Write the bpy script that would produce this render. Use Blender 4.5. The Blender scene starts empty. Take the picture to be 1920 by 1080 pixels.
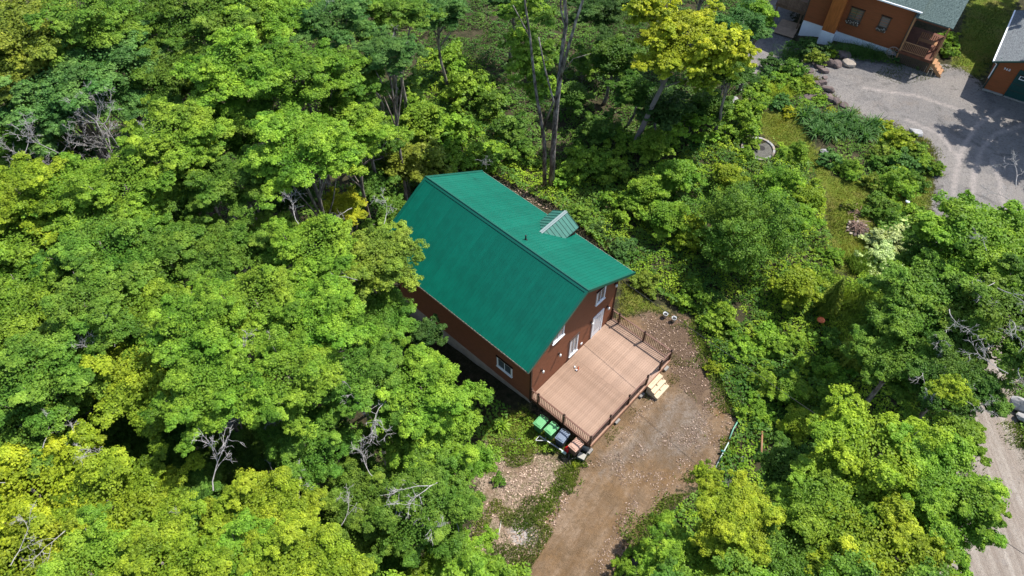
import bpy, math, random
import numpy as np
from mathutils import Vector, Matrix
random.seed(4); R = math.radians
S = bpy.context.scene
COL = S.collection
# ------------------------------------------------------------------ camera, sky, sun
CAMZ, TH, FPX, ROLL = 40.825, 0.92717, 1379.5, -0.0019
cam = bpy.data.cameras.new('camera'); cam.sensor_width = 36; cam.lens = 36*FPX/1920
cam.clip_start = .5; cam.clip_end = 1500
co = bpy.data.objects.new('camera', cam); COL.objects.link(co); S.camera = co
co.matrix_world = Matrix.Translation((0, 0, CAMZ)) @ Matrix.Rotation(math.pi/2-TH, 4, 'X') @ Matrix.Rotation(ROLL, 4, 'Z')
AZ, EL = R(30), R(57)
W = bpy.data.worlds.new('World'); S.world = W; W.use_nodes = True
nt = W.node_tree; bg = nt.nodes['Background']
sky = nt.nodes.new('ShaderNodeTexSky'); sky.sky_type = 'NISHITA'; sky.sun_disc = False
sky.sun_elevation = EL; sky.sun_rotation = math.pi/2-AZ
nt.links.new(sky.outputs[0], bg.inputs[0]); bg.inputs[1].default_value = .15
sl = bpy.data.lights.new('sun', 'SUN'); sl.energy = 4.5; sl.angle = R(.55); sl.color = (1, .97, .92)
so = bpy.data.objects.new('sun', sl); COL.objects.link(so)
sd = Vector((math.cos(AZ)*math.cos(EL), math.sin(AZ)*math.cos(EL), math.sin(EL)))
so.rotation_euler = sd.to_track_quat('Z', 'Y').to_euler(); so.location = (30, 10, 60)
S.view_settings.view_transform = 'Standard'; S.view_settings.look = 'None'
S.view_settings.exposure = 0.72; S.view_settings.gamma = 1; S.view_settings.use_curve_mapping = False
S.cycles.max_bounces = 6; S.cycles.diffuse_bounces = 4; S.cycles.transmission_bounces = 3; S.cycles.glossy_bounces = 2
S.cycles.transparent_max_bounces = 4

# ------------------------------------------------------------------ helpers
def G(px, py, z=0.0):
    "world point at height z that stands where the photograph shows pixel px,py"
    dx, dy = px-960, py-540
    a = dx*math.cos(ROLL)+dy*math.sin(ROLL); b = -dx*math.sin(ROLL)+dy*math.cos(ROLL)
    vx, vy, vz = a/FPX, math.cos(TH)-b/FPX*math.sin(TH), -math.sin(TH)-b/FPX*math.cos(TH)
    t = (z-CAMZ)/vz
    return Vector((vx*t, vy*t, z))
def Gn(px, py, z=0.0):
    dx, dy = px-960., py-540.
    vx = dx/FPX; vy = math.cos(TH)-dy/FPX*math.sin(TH); vz = -math.sin(TH)-dy/FPX*math.cos(TH)
    t = (z-CAMZ)/vz
    return vx*t, vy*t
HX, HY, PHI = 1.110, 21.618, .82326
cph, sph = math.cos(PHI), math.sin(PHI)
def sstep(a, b, x):
    t = np.clip((x-a)/(b-a), 0, 1); return t*t*(3-2*t)
def gz(x, y):
    x = np.asarray(x, float); y = np.asarray(y, float)
    t = -(x-HX)*sph+(y-HY)*cph          # behind the cabin
    z = -.135*np.clip(t-.3, 0, 30)
    side = sstep(7.5, 13, (x-HX)*cph+(y-HY)*sph)
    z = z*(1-.8*side)
    z = z-1.25*np.exp(-((x-25.5)**2+(y-60.5)**2)/14.)
    return z
def gzf(x, y): return float(gz(x, y))
def ground(px, py, it=4):
    p = G(px, py, 0)
    for _ in range(it): p = G(px, py, gzf(p.x, p.y))
    return p
_rs = np.random.RandomState(7); _tab = _rs.rand(256, 256)
def vnoise(x, y, s):
    x = np.asarray(x)/s+500; y = np.asarray(y)/s+500
    xi = np.floor(x).astype(int); yi = np.floor(y).astype(int); fx = x-xi; fy = y-yi
    fx = fx*fx*(3-2*fx); fy = fy*fy*(3-2*fy); m = 255
    a = _tab[xi & m, yi & m]; b = _tab[(xi+1) & m, yi & m]; c = _tab[xi & m, (yi+1) & m]; d = _tab[(xi+1) & m, (yi+1) & m]
    return (a*(1-fx)+b*fx)*(1-fy)+(c*(1-fx)+d*fx)*fy
def inpoly(x, y, P):
    r = np.zeros(x.shape, bool); n = len(P)
    for i in range(n):
        x0, y0 = P[i]; x1, y1 = P[(i+1) % n]
        if y0 == y1: continue
        c = ((y0 > y) != (y1 > y)) & (x < (x1-x0)*(y-y0)/(y1-y0)+x0)
        r ^= c
    return r
def pdist(x, y, P):
    d = np.full(x.shape, 1e9); n = len(P)
    for i in range(n):
        x0, y0 = P[i]; x1, y1 = P[(i+1) % n]; ex, ey = x1-x0, y1-y0
        t = np.clip(((x-x0)*ex+(y-y0)*ey)/(ex*ex+ey*ey+1e-9), 0, 1)
        d = np.minimum(d, np.hypot(x-x0-t*ex, y-y0-t*ey))
    return np.where(inpoly(x, y, P), d, -d)

class MB:
    def __init__(s): s.v = []; s.f = []; s.mi = []; s.m = 0
    def quad(s, *p):
        n = len(s.v); s.v += [tuple(q) for q in p]; s.f.append(tuple(range(n, n+len(p)))); s.mi.append(s.m)
    def box(s, x0, x1, y0, y1, z0, z1, M=None):
        c = [(x0,y0,z0),(x1,y0,z0),(x1,y1,z0),(x0,y1,z0),(x0,y0,z1),(x1,y0,z1),(x1,y1,z1),(x0,y1,z1)]
        if M is not None: c = [tuple(M @ Vector(q)) for q in c]
        n = len(s.v); s.v += c
        for f in ((0,3,2,1),(4,5,6,7),(0,1,5,4),(1,2,6,5),(2,3,7,6),(3,0,4,7)):
            s.f.append(tuple(n+i for i in f)); s.mi.append(s.m)
    def frus(s, x0, x1, y0, y1, z0, z1, t):   # box tapering outwards by t at the top
        n = len(s.v)
        s.v += [(x0,y0,z0),(x1,y0,z0),(x1,y1,z0),(x0,y1,z0),(x0-t,y0-t,z1),(x1+t,y0-t,z1),(x1+t,y1+t,z1),(x0-t,y1+t,z1)]
        for f in ((0,3,2,1),(4,5,6,7),(0,1,5,4),(1,2,6,5),(2,3,7,6),(3,0,4,7)):
            s.f.append(tuple(n+i for i in f)); s.mi.append(s.m)
    def bar(s, a, b, w, h=None, up=(0,0,1)):
        a = Vector(a); b = Vector(b); h = h or w; d = b-a; L = d.length; d.normalize(); u = Vector(up)
        if abs(d.dot(u)) > .98: u = Vector((1,0,0))
        x = d.cross(u).normalized(); u = x.cross(d)
        M = Matrix.Translation(a) @ Matrix((x, d, u)).transposed().to_4x4()
        s.box(-w/2, w/2, 0, L, -h/2, h/2, M)
    def tube(s, pts, rad, n=6, cap=True):
        pts = [Vector(p) for p in pts]; base = len(s.v); k = len(pts)
        ref = Vector((.3,.2,1)).normalized()
        for i, p in enumerate(pts):
            d = (pts[min(i+1,k-1)]-pts[max(i-1,0)]).normalized()
            if abs(d.dot(ref)) > .97: ref = Vector((1,.1,0)).normalized()
            x = d.cross(ref).normalized(); y = d.cross(x)
            r = rad[i] if hasattr(rad, '__len__') else rad
            for j in range(n):
                a = 2*math.pi*j/n; s.v.append(tuple(p+x*(math.cos(a)*r)+y*(math.sin(a)*r)))
        for i in range(k-1):
            for j in range(n):
                a = base+i*n+j; b = base+i*n+(j+1) % n
                s.f.append((a, b, b+n, a+n)); s.mi.append(s.m)
        if cap:
            s.f.append(tuple(base+j for j in range(n))[::-1]); s.mi.append(s.m)
            s.f.append(tuple(base+(k-1)*n+j for j in range(n))); s.mi.append(s.m)
    def lathe(s, prof, n=12, c=(0,0,0)):
        base = len(s.v)
        for r, z in prof:
            for j in range(n):
                a = 2*math.pi*j/n; s.v.append((c[0]+r*math.cos(a), c[1]+r*math.sin(a), c[2]+z))
        for i in range(len(prof)-1):
            for j in range(n):
                a = base+i*n+j; b = base+i*n+(j+1) % n
                s.f.append((a, b, b+n, a+n)); s.mi.append(s.m)
        s.f.append(tuple(base+j for j in range(n))[::-1]); s.mi.append(s.m)
        s.f.append(tuple(base+(len(prof)-1)*n+j for j in range(n))); s.mi.append(s.m)
    def mesh(s, name, mats, smooth=False):
        me = bpy.data.meshes.new(name); me.from_pydata(s.v, [], s.f)
        for m in (mats if isinstance(mats, (list, tuple)) else [mats]): me.materials.append(m)
        if len(me.materials) > 1: me.polygons.foreach_set('material_index', s.mi)
        if smooth: me.shade_smooth()
        me.update(); return me
    def build(s, name, mats, parent=None, smooth=False, loc=None, rz=0, bevel=0):
        o = put(name, s.mesh(name, mats, smooth), parent, loc, rz)
        if bevel:
            b = o.modifiers.new('bevel', 'BEVEL'); b.width = bevel; b.segments = 2
        return o
def put(name, me, parent=None, loc=None, rz=0, scale=None):
    o = bpy.data.objects.new(name, me); COL.objects.link(o)
    if parent is not None: o.parent = parent
    if loc is not None: o.location = loc
    if rz: o.rotation_euler = (0, 0, rz)
    if scale is not None: o.scale = scale if hasattr(scale, '__len__') else (scale,)*3
    return o
def tag(o, label, cat, group=None):
    o['label'] = label; o['category'] = cat
    if group: o['group'] = group
    return o
def thing(name, label, cat, loc=(0,0,0), rz=0, group=None):
    return tag(put(name, None, None, loc, rz), label, cat, group)
def struct(o, kind='structure'): o['kind'] = kind; return o
def copy_tree(o, parent=None):
    c = o.copy(); COL.objects.link(c)
    if parent is not None: c.parent = parent
    for ch in list(o.children): copy_tree(ch, c)
    return c

# ------------------------------------------------------------------ materials
def mat(name, col, rough=.7, spec=.3, metal=0, var=0, vscale=3., bump=0, bscale=20., rnd=0, stretch=None, col2=None, detail=5):
    m = bpy.data.materials.new(name); m.use_nodes = True; N = m.node_tree.nodes; L = m.node_tree.links
    b = N['Principled BSDF']; b.inputs['Roughness'].default_value = rough; b.inputs['Metallic'].default_value = metal
    b.inputs['Specular IOR Level'].default_value = spec
    tc = N.new('ShaderNodeTexCoord'); src = tc.outputs['Object']
    if stretch:
        mp = N.new('ShaderNodeMapping'); mp.inputs['Scale'].default_value = stretch; L.new(src, mp.inputs[0]); src = mp.outputs[0]
    rgb = N.new('ShaderNodeRGB'); rgb.outputs[0].default_value = (*col, 1); out = rgb.outputs[0]
    if var or col2:
        n = N.new('ShaderNodeTexNoise'); n.inputs['Scale'].default_value = vscale; n.inputs['Detail'].default_value = detail
        n.inputs['Roughness'].default_value = .65; L.new(src, n.inputs[0])
        mr = N.new('ShaderNodeMapRange'); mr.inputs[1].default_value = .3; mr.inputs[2].default_value = .7; L.new(n.outputs[0], mr.inputs[0])
        if col2:
            mx = N.new('ShaderNodeMix'); mx.data_type = 'RGBA'; L.new(mr.outputs[0], mx.inputs[0])
            mx.inputs[6].default_value = (*col, 1); mx.inputs[7].default_value = (*col2, 1); out = mx.outputs[2]
        if var:
            m2 = N.new('ShaderNodeMapRange'); m2.inputs[3].default_value = 1-var; m2.inputs[4].default_value = 1+var
            L.new(mr.outputs[0], m2.inputs[0])
            vm = N.new('ShaderNodeVectorMath'); vm.operation = 'SCALE'; L.new(out, vm.inputs[0]); L.new(m2.outputs[0], vm.inputs[3]); out = vm.outputs[0]
    if rnd:
        oi = N.new('ShaderNodeObjectInfo'); m3 = N.new('ShaderNodeMapRange')
        m3.inputs[3].default_value = 1-rnd; m3.inputs[4].default_value = 1+rnd; L.new(oi.outputs['Random'], m3.inputs[0])
        vm = N.new('ShaderNodeVectorMath'); vm.operation = 'SCALE'; L.new(out, vm.inputs[0]); L.new(m3.outputs[0], vm.inputs[3]); out = vm.outputs[0]
    L.new(out, b.inputs['Base Color'])
    if bump:
        n = N.new('ShaderNodeTexNoise'); n.inputs['Scale'].default_value = bscale; n.inputs['Detail'].default_value = 6; L.new(src, n.inputs[0])
        bp = N.new('ShaderNodeBump'); bp.inputs['Strength'].default_value = bump; bp.inputs['Distance'].default_value = .05
        L.new(n.outputs[0], bp.inputs['Height']); L.new(bp.outputs[0], b.inputs['Normal'])
    return m
def leafmat(name, trans=.36):
    m = bpy.data.materials.new(name); m.use_nodes = True; N = m.node_tree.nodes; L = m.node_tree.links
    b = N['Principled BSDF']; b.inputs['Roughness'].default_value = .5; b.inputs['Specular IOR Level'].default_value = .14
    oi = N.new('ShaderNodeObjectInfo'); at = N.new('ShaderNodeAttribute'); at.attribute_name = 'tint'
    # tint: 0 dark bluish leaf .. 1 light yellowish leaf
    hs = N.new('ShaderNodeHueSaturation'); L.new(oi.outputs['Color'], hs.inputs['Color'])
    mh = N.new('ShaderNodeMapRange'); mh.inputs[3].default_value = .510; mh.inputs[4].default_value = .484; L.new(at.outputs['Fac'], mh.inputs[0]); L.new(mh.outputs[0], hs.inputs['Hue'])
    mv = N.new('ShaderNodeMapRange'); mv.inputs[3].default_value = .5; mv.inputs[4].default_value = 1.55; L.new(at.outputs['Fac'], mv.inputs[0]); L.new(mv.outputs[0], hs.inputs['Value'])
    tcc = N.new('ShaderNodeTexCoord'); nz = N.new('ShaderNodeTexNoise'); nz.inputs['Scale'].default_value = .55; nz.inputs['Detail'].default_value = 3; L.new(tcc.outputs['Object'], nz.inputs[0])
    nr = N.new('ShaderNodeMapRange'); nr.inputs[1].default_value = .3; nr.inputs[2].default_value = .7; nr.inputs[3].default_value = .478; nr.inputs[4].default_value = .516; L.new(nz.outputs[0], nr.inputs[0])
    nv = N.new('ShaderNodeMapRange'); nv.inputs[1].default_value = .3; nv.inputs[2].default_value = .7; nv.inputs[3].default_value = 1.18; nv.inputs[4].default_value = .82; L.new(nz.outputs[0], nv.inputs[0])
    h2_ = N.new('ShaderNodeHueSaturation'); L.new(hs.outputs[0], h2_.inputs['Color']); L.new(nr.outputs[0], h2_.inputs['Hue']); L.new(nv.outputs[0], h2_.inputs['Value']); hs = h2_
    L.new(hs.outputs[0], b.inputs['Base Color'])
    tr = N.new('ShaderNodeBsdfTranslucent'); tc = N.new('ShaderNodeVectorMath'); tc.operation = 'MULTIPLY'
    tc.inputs[1].default_value = (1.1, 1.15, .5); L.new(hs.outputs[0], tc.inputs[0]); L.new(tc.outputs[0], tr.inputs[0])
    mx = N.new('ShaderNodeMixShader'); mx.inputs[0].default_value = trans
    L.new(b.outputs[0], mx.inputs[1]); L.new(tr.outputs[0], mx.inputs[2]); L.new(mx.outputs[0], N['Material Output'].inputs[0])
    return m
M_leaf = leafmat('leaves')
M_bark = mat('bark', (.11,.085,.07), .95, .1, var=.5, vscale=5, bump=.8, bscale=14, stretch=(1,1,.25), col2=(.3,.26,.22))
M_dead = mat('dead_wood', (.34,.315,.295), .9, .1, var=.3, vscale=6)
M_barkp = mat('pale_bark', (.3,.27,.24), .9, .1, var=.5, vscale=4, bump=.5, stretch=(1,1,.3), col2=(.1,.08,.07))

# ------------------------------------------------------------------ ground
DRIVE = [(1128,620),(1165,598),(1215,585),(1290,600),(1322,650),(1342,715),(1378,790),(1362,850),(1320,895),(1240,960),(1180,1020),(1125,1110),(900,1130),(985,1010),(1050,910),(1095,865),(1040,820),(1000,770)]
LITTER = [(895,845),(935,825),(985,835),(1010,850),(1090,880),(1060,960),(1000,1060),(960,1130),(860,1130),(885,1040),(890,940)]
SOIL = [(1200,590),(1290,600),(1325,650),(1345,720),(1320,770),(1270,720),(1255,680),(1215,625)]
GRAVEL = [(1395,60),(1440,-40),(1495,-40),(1490,70),(1570,95),(1680,112),(1775,125),(1800,128),(1835,150),(1845,168),(2100,230),(2100,470),(1925,470),(1900,520),(1745,520),(1735,440),(1750,400),(1755,330),(1742,270),(1690,243),(1640,226),(1590,208),(1558,185),(1545,160),(1525,142),(1500,130),(1440,132),(1400,140),(1385,110)]
ROAD = [(1745,500),(1905,500),(1912,640),(1905,760),(1925,860),(1950,960),(2100,1010),(2100,1140),(1680,1140),(1740,1020),(1785,940),(1800,860),(1785,760),(1770,640)]
LAWN = [(1425,205),(1500,215),(1510,250),(1560,330),(1640,350),(1745,325),(1752,350),(1735,440),(1700,440),(1680,390),(1640,400),(1640,480),(1600,520),(1560,500),(1545,360),(1500,290),(1430,255)]
BACKLAWN = [(1785,125),(1800,60),(1830,-60),(1925,-60),(1880,100),(1838,150)]
SIDE = [(1165,525),(1215,560),(1275,600),(1215,585),(1160,600)]
BINGRASS = [(900,800),(985,765),(1020,790),(1060,850),(1000,850),(930,860)]
STONES = [(1120,850),(1165,820),(1235,745),(1290,710),(1340,760),(1345,850),(1270,880),(1200,870),(1150,900),(1115,900)]
BARE = [(925,325),(1010,340),(1080,365),(1090,400),(1040,395),(985,370)]
YARD = [(1668,110),(1760,120),(1775,133),(1740,150),(1690,160),(1640,140)]
def w2(P): return [tuple(G(a, b, 0)[:2]) for a, b in P]
POLY = {k: w2(v) for k, v in dict(gravel=GRAVEL, dirt=DRIVE, road=ROAD, lawn=LAWN, back=BACKLAWN, litter=LITTER, soil=SOIL, side=SIDE, bing=BINGRASS, bare=BARE, yard=YARD, stones=STONES).items()}
def axis(a, b, c, d, f, g):   # fine between b and c
    left = list(b-np.cumsum(np.geomspace(f, g, 22))); right = list(c+np.cumsum(np.geomspace(f, g, 22)))
    return np.array(sorted([x for x in left]+list(np.arange(b, c, f))+[c]+[x for x in right]))
xs = axis(0, -6, 50, 0, .3, 30); ys = axis(0, 10, 66, 0, .3, 30)
X, Y = np.meshgrid(xs, ys); Z = gz(X, Y)
nx_, ny_ = len(xs), len(ys)
def sdf(k): return pdist(X.ravel(), Y.ravel(), POLY[k])
mask = {}
for k in POLY:
    mask[k] = np.clip(.5+sdf(k)/2.4, 0, 1)
def lines(L_, wd):
    out = np.zeros(X.size)
    for ln in L_:
        q = w2(ln); d = np.full(X.size, 1e9)
        for (x0, y0), (x1, y1) in zip(q[:-1], q[1:]):
            ex, ey = x1-x0, y1-y0; t = np.clip(((X.ravel()-x0)*ex+(Y.ravel()-y0)*ey)/(ex*ex+ey*ey+1e-9), 0, 1); d = np.minimum(d, np.hypot(X.ravel()-x0-t*ex, Y.ravel()-y0-t*ey))
        out = np.maximum(out, np.clip(1-d/wd, 0, 1))
    return out
mask['tracks'] = lines([[(1785,430),(1790,340),(1806,275),(1835,232),(1880,205)],[(1820,420),(1826,330),(1840,280),(1868,250),(1920,235)],[(1860,300),(1875,340),(1885,400)],[(1700,225),(1760,250),(1800,300)],[(1620,165),(1720,180),(1830,215)],
  [(1100,1110),(1170,960),(1240,850),(1280,760)],[(1040,1110),(1120,960),(1190,850),(1240,770)],[(1830,800),(1880,920),(1920,1000)],[(1860,780),(1920,900)],[(1760,1060),(1850,990),(1920,960)]], .55)
mask['lawn'] = np.maximum.reduce([mask['lawn'], mask['back']*.9, mask['side']*.9, mask['bing'], mask['yard']])
mask['litter'] = np.maximum(mask['litter'], mask['bare']*.5)
rough = (1-np.maximum.reduce([mask['gravel'], mask['dirt'], mask['road'], mask['lawn'], mask['litter']]))
Zr = Z.ravel()+rough*(vnoise(X, Y, 1.7).ravel()-.5)*.25 + mask['road']*0
def roundd(z): return z
idx = np.arange(nx_*ny_).reshape(ny_, nx_)
quads = np.stack([idx[:-1,:-1], idx[:-1,1:], idx[1:,1:], idx[1:,:-1]], -1).reshape(-1, 4)
cx = (X[:-1,:-1]+X[1:,1:]).ravel()/2; cy = (Y[:-1,:-1]+Y[1:,1:]).ravel()/2
kind = np.zeros(len(quads), int)
for i, k in enumerate(('lawn', 'litter', 'dirt', 'gravel', 'road')):
    inside = pdist(cx, cy, POLY[k]) > 0
    kind[inside] = i+1
kind[(pdist(cx, cy, POLY['back']) > 0)] = 1
V = np.stack([X.ravel(), Y.ravel(), Zr], -1)
def ground_mat():
    m = bpy.data.materials.new('ground_mix'); m.use_nodes = True; N = m.node_tree.nodes; L = m.node_tree.links
    b = N['Principled BSDF']; b.inputs['Roughness'].default_value = .95; b.inputs['Specular IOR Level'].default_value = .08
    geo = N.new('ShaderNodeNewGeometry'); P = geo.outputs['Position']
    def noise(s, det=6, rough=.65, src=None, dist=0):
        n = N.new('ShaderNodeTexNoise'); n.inputs['Scale'].default_value = s; n.inputs['Detail'].default_value = det
        n.inputs['Roughness'].default_value = rough; n.inputs['Distortion'].default_value = dist; L.new(src or P, n.inputs[0]); return n.outputs[0]
    def ramp(f, a, c, v0=0, v1=1):
        r = N.new('ShaderNodeMapRange'); r.inputs[1].default_value = a; r.inputs[2].default_value = c; r.inputs[3].default_value = v0; r.inputs[4].default_value = v1
        L.new(f, r.inputs[0]); return r.outputs[0]
    def mix(f, a, c):
        x = N.new('ShaderNodeMix'); x.data_type = 'RGBA'; L.new(f, x.inputs[0])
        for i, q in ((6, a), (7, c)):
            if isinstance(q, tuple): x.inputs[i].default_value = (*q, 1)
            else: L.new(q, x.inputs[i])
        return x.outputs[2]
    def mth(op, a, c):
        x = N.new('ShaderNodeMath'); x.operation = op
        for i, q in ((0, a), (1, c)):
            if isinstance(q, (int, float)): x.inputs[i].default_value = q
            else: L.new(q, x.inputs[i])
        return x.outputs[0]
    nb = noise(.45, 8, .7); nm = noise(2.2, 8, .7); nf = noise(9, 6, .75); nff = noise(28, 4, .8)
    def stretched(ang, sx, sy):
        mp = N.new('ShaderNodeMapping'); mp.vector_type = 'TEXTURE'; mp.inputs['Rotation'].default_value = (0, 0, ang); mp.inputs['Scale'].default_value = (sx, sy, 1); L.new(P, mp.inputs[0]); return mp.outputs[0]
    a1 = G(1230, 760); a2 = G(1010, 1070); ad = math.atan2(a2.y-a1.y, a2.x-a1.x)
    trk = noise(1, 7, .72, stretched(ad, 5, .6), 1.0)
    a1 = G(1890, 860); a2 = G(1840, 740); ar = math.atan2(a2.y-a1.y, a2.x-a1.x)
    trk2 = noise(1, 5, .6, stretched(ar, 8, .4), .4)
    a1 = G(1640, 170); a2 = G(1840, 250); ag = math.atan2(a2.y-a1.y, a2.x-a1.x)
    trk3 = noise(1, 6, .7, stretched(ag, 6, .7), 1.6)
    floor = mix(ramp(nm, .35, .65), (.025,.03,.012), (.075,.06,.035)); floor = mix(ramp(nf, .55, .75), floor, (.14,.11,.07))
    lawn = mix(ramp(nm, .3, .7), (.075,.13,.015), (.16,.15,.03)); lawn = mix(ramp(nb, .5, .7), lawn, (.17,.13,.05)); lawn = mix(ramp(nf, .45, .75, 0, .6), lawn, (.05,.09,.012))
    lit = mix(ramp(nf, .42, .58), (.12,.085,.055), (.44,.33,.24)); lit = mix(ramp(nm, .47, .6, 0, .85), lit, (.10,.10,.035)); lit = mix(ramp(nb, .5, .62, 0, .7), lit, (.21,.14,.09)); lit = mix(ramp(nff, .6, .75), lit, (.6,.5,.42))
    dirt = mix(ramp(trk, .3, .7), (.20,.13,.075), (.40,.31,.235)); dirt = mix(ramp(nb, .40, .6, 0, .8), dirt, (.22,.135,.065)); dirt = mix(ramp(nm, .45, .3, 0, .6), dirt, (.17,.125,.09))
    sto = N.new('ShaderNodeAttribute'); sto.attribute_name = 'm_stones'
    dirt = mix(ramp(mth('ADD', sto.outputs['Fac'], mth('MULTIPLY', mth('SUBTRACT', nm, .5), 1.8)), .5, .95, 0, .7), dirt, mix(ramp(nf, .38, .66), (.13,.11,.095), (.34,.315,.295)))
    dirt = mix(ramp(nm, .56, .75, 0, .6), dirt, (.14,.10,.065)); n5 = noise(4.2, 8, .82, None, .5); dirt = mix(ramp(n5, .5, .64, 0, .7), dirt, (.12,.085,.055)); dirt = mix(ramp(n5, .42, .3, 0, .55), dirt, (.43,.35,.285)); dirt = mix(ramp(nff, .6, .74, 0, .55), dirt, (.52,.43,.37)); dirt = mix(ramp(nff, .42, .3, 0, .6), dirt, (.10,.07,.045))
    grav = mix(ramp(trk3, .35, .68), (.15,.145,.14), (.24,.225,.21)); grav = mix(ramp(nb, .35, .6, 0, .7), grav, (.165,.16,.16)); grav = mix(ramp(nff, .48, .7, 0, .6), grav, (.42,.395,.37)); grav = mix(ramp(nff, .46, .34, 0, .8), grav, (.06,.057,.055)); grav = mix(ramp(nb, .54, .7, 0, .5), grav, (.25,.2,.155)); n4 = noise(5, 7, .8); grav = mix(ramp(noise(.16, 5, .6, None, .8), .42, .58, 0, .75), grav, (.29,.265,.24)); grav = mix(ramp(noise(.3, 6, .7, None, 1.5), .55, .66, 0, .7), grav, (.10,.095,.09)); grav = mix(ramp(n4, .5, .64, 0, .7), grav, (.095,.09,.086)); grav = mix(ramp(nf, .54, .66, 0, .5), grav, (.36,.34,.32)); grav = mix(ramp(nm, .5, .7, 0, .45), grav, (.30,.285,.27))
    road = mix(ramp(trk2, .35, .65), (.27,.215,.17), (.43,.365,.30)); road = mix(ramp(nm, .55, .7, 0, .6), road, (.27,.24,.22)); road = mix(ramp(nff, .45, .28, 0, .4), road, (.18,.14,.11)); road = mix(ramp(nff, .6, .75, 0, .5), road, (.55,.5,.44)); road = mix(ramp(noise(3.2, 8, .8), .48, .62, 0, .6), road, (.24,.19,.15))
    n6 = noise(3.5, 8, .8); tk = N.new('ShaderNodeAttribute'); tk.attribute_name = 'm_tracks'; tf = ramp(mth('ADD', tk.outputs['Fac'], mth('MULTIPLY', mth('SUBTRACT', n6, .5), 1.5)), .3, 1.0, 0, .7)
    grav = mix(ramp(mth('MULTIPLY', tf, nm), .07, .36, 0, .72), grav, (.41,.365,.335)); gm = N.new('ShaderNodeVectorMath'); gm.operation = 'MULTIPLY'; gm.inputs[1].default_value = (.88,.855,.83); L.new(grav, gm.inputs[0]); grav = gm.outputs[0]; road = mix(ramp(tf, 0, 1, 0, .6), road, (.29,.22,.17)); dirt = mix(ramp(tf, 0, 1, 0, .7), dirt, (.17,.11,.062))
    def mul(c_, q):
        v_ = N.new('ShaderNodeVectorMath'); v_.operation = 'MULTIPLY'; v_.inputs[1].default_value = q; L.new(c_, v_.inputs[0]); return v_.outputs[0]
    dirt = mix(ramp(noise(.7, 7, .75, None, .6), .46, .6, 0, .6), dirt, (.15,.105,.065)); dirt = mul(dirt, (.88,.84,.78)); road = mul(road, (.9,.92,.94)); lawn = mul(lawn, (1.1,1.15,1.))
    soil = mix(ramp(nf, .35, .65), (.075,.048,.032), (.17,.115,.075))
    edge = mth('ADD', mth('MULTIPLY', mth('SUBTRACT', nm, .5), 1.1), mth('MULTIPLY', mth('SUBTRACT', nf, .5), .7))
    c = floor
    for k, q, w in (('lawn', lawn, .10), ('litter', lit, .1), ('dirt', dirt, .1), ('soil', soil, .2), ('gravel', grav, .06), ('road', road, .08)):
        at = N.new('ShaderNodeAttribute'); at.attribute_name = 'm_'+k
        f = ramp(mth('ADD', at.outputs['Fac'], mth('MULTIPLY', edge, 1.5)), .5-w, .5+w); c = mix(f, c, q)
    ash = N.new('ShaderNodeVectorMath'); ash.operation = 'DISTANCE'; L.new(P, ash.inputs[0]); ash.inputs[1].default_value = G(985, 1002, 0)
    c = mix(ramp(mth('ADD', ash.outputs['Value'], mth('MULTIPLY', edge, 1.6)), 1.0, .5, 0, .85), c, (.43,.39,.36))
    L.new(c, b.inputs['Base Color'])
    bp = N.new('ShaderNodeBump'); bp.inputs['Strength'].default_value = .9; bp.inputs['Distance'].default_value = .09
    L.new(mth('ADD', mth('ADD', nf, mth('MULTIPLY', nff, .5)), mth('MULTIPLY', trk, 1.2)), bp.inputs['Height']); L.new(bp.outputs[0], b.inputs['Normal'])
    return m
M_ground = ground_mat()
for i, nm in enumerate(('ground', 'lawn', 'leaf_strewn_verge', 'dirt_drive', 'gravel_driveway', 'dirt_road')):
    q = quads[kind == i]; used, inv = np.unique(q, return_inverse=True)
    me = bpy.data.meshes.new(nm); me.from_pydata(V[used], [], inv.reshape(-1, 4)); me.materials.append(M_ground)
    for k in ('lawn', 'litter', 'dirt', 'soil', 'gravel', 'road', 'stones', 'tracks'):
        a = me.attributes.new('m_'+k, 'FLOAT', 'POINT'); a.data.foreach_set('value', mask[k].ravel()[used].astype(np.float32))
    me.shade_smooth(); struct(put(nm, me))

# ------------------------------------------------------------------ foliage builders
def leaf_mesh(name, pos, nrm, size, tint, rs, aspect=.8, mats=None, tang=None):
    n = len(pos); nrm = nrm/np.maximum(np.linalg.norm(nrm, axis=1, keepdims=True), 1e-6)
    r = rs.normal(size=(n, 3)) if tang is None else tang
    t = r-nrm*(r*nrm).sum(1, keepdims=True); t /= np.maximum(np.linalg.norm(t, axis=1, keepdims=True), 1e-6)
    b = np.cross(nrm, t); s = size[:, None]
    bend = nrm*(s*.12)
    v = np.stack([pos-t*s*.5, pos+b*s*.5*aspect-bend+t*s*.05, pos+t*s*.55, pos-b*s*.5*aspect-bend+t*s*.05], 1).reshape(-1, 3).astype(np.float32)
    me = bpy.data.meshes.new(name); me.vertices.add(4*n); me.vertices.foreach_set('co', v.ravel())
    me.loops.add(4*n); me.loops.foreach_set('vertex_index', np.arange(4*n, dtype=np.int32))
    me.polygons.add(n); me.polygons.foreach_set('loop_start', np.arange(n, dtype=np.int32)*4)
    me.update(calc_edges=True)
    a = me.attributes.new('tint', 'FLOAT', 'FACE'); a.data.foreach_set('value', np.clip(tint, 0, 1).astype(np.float32))
    me.materials.append(mats or M_leaf); return me
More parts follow.
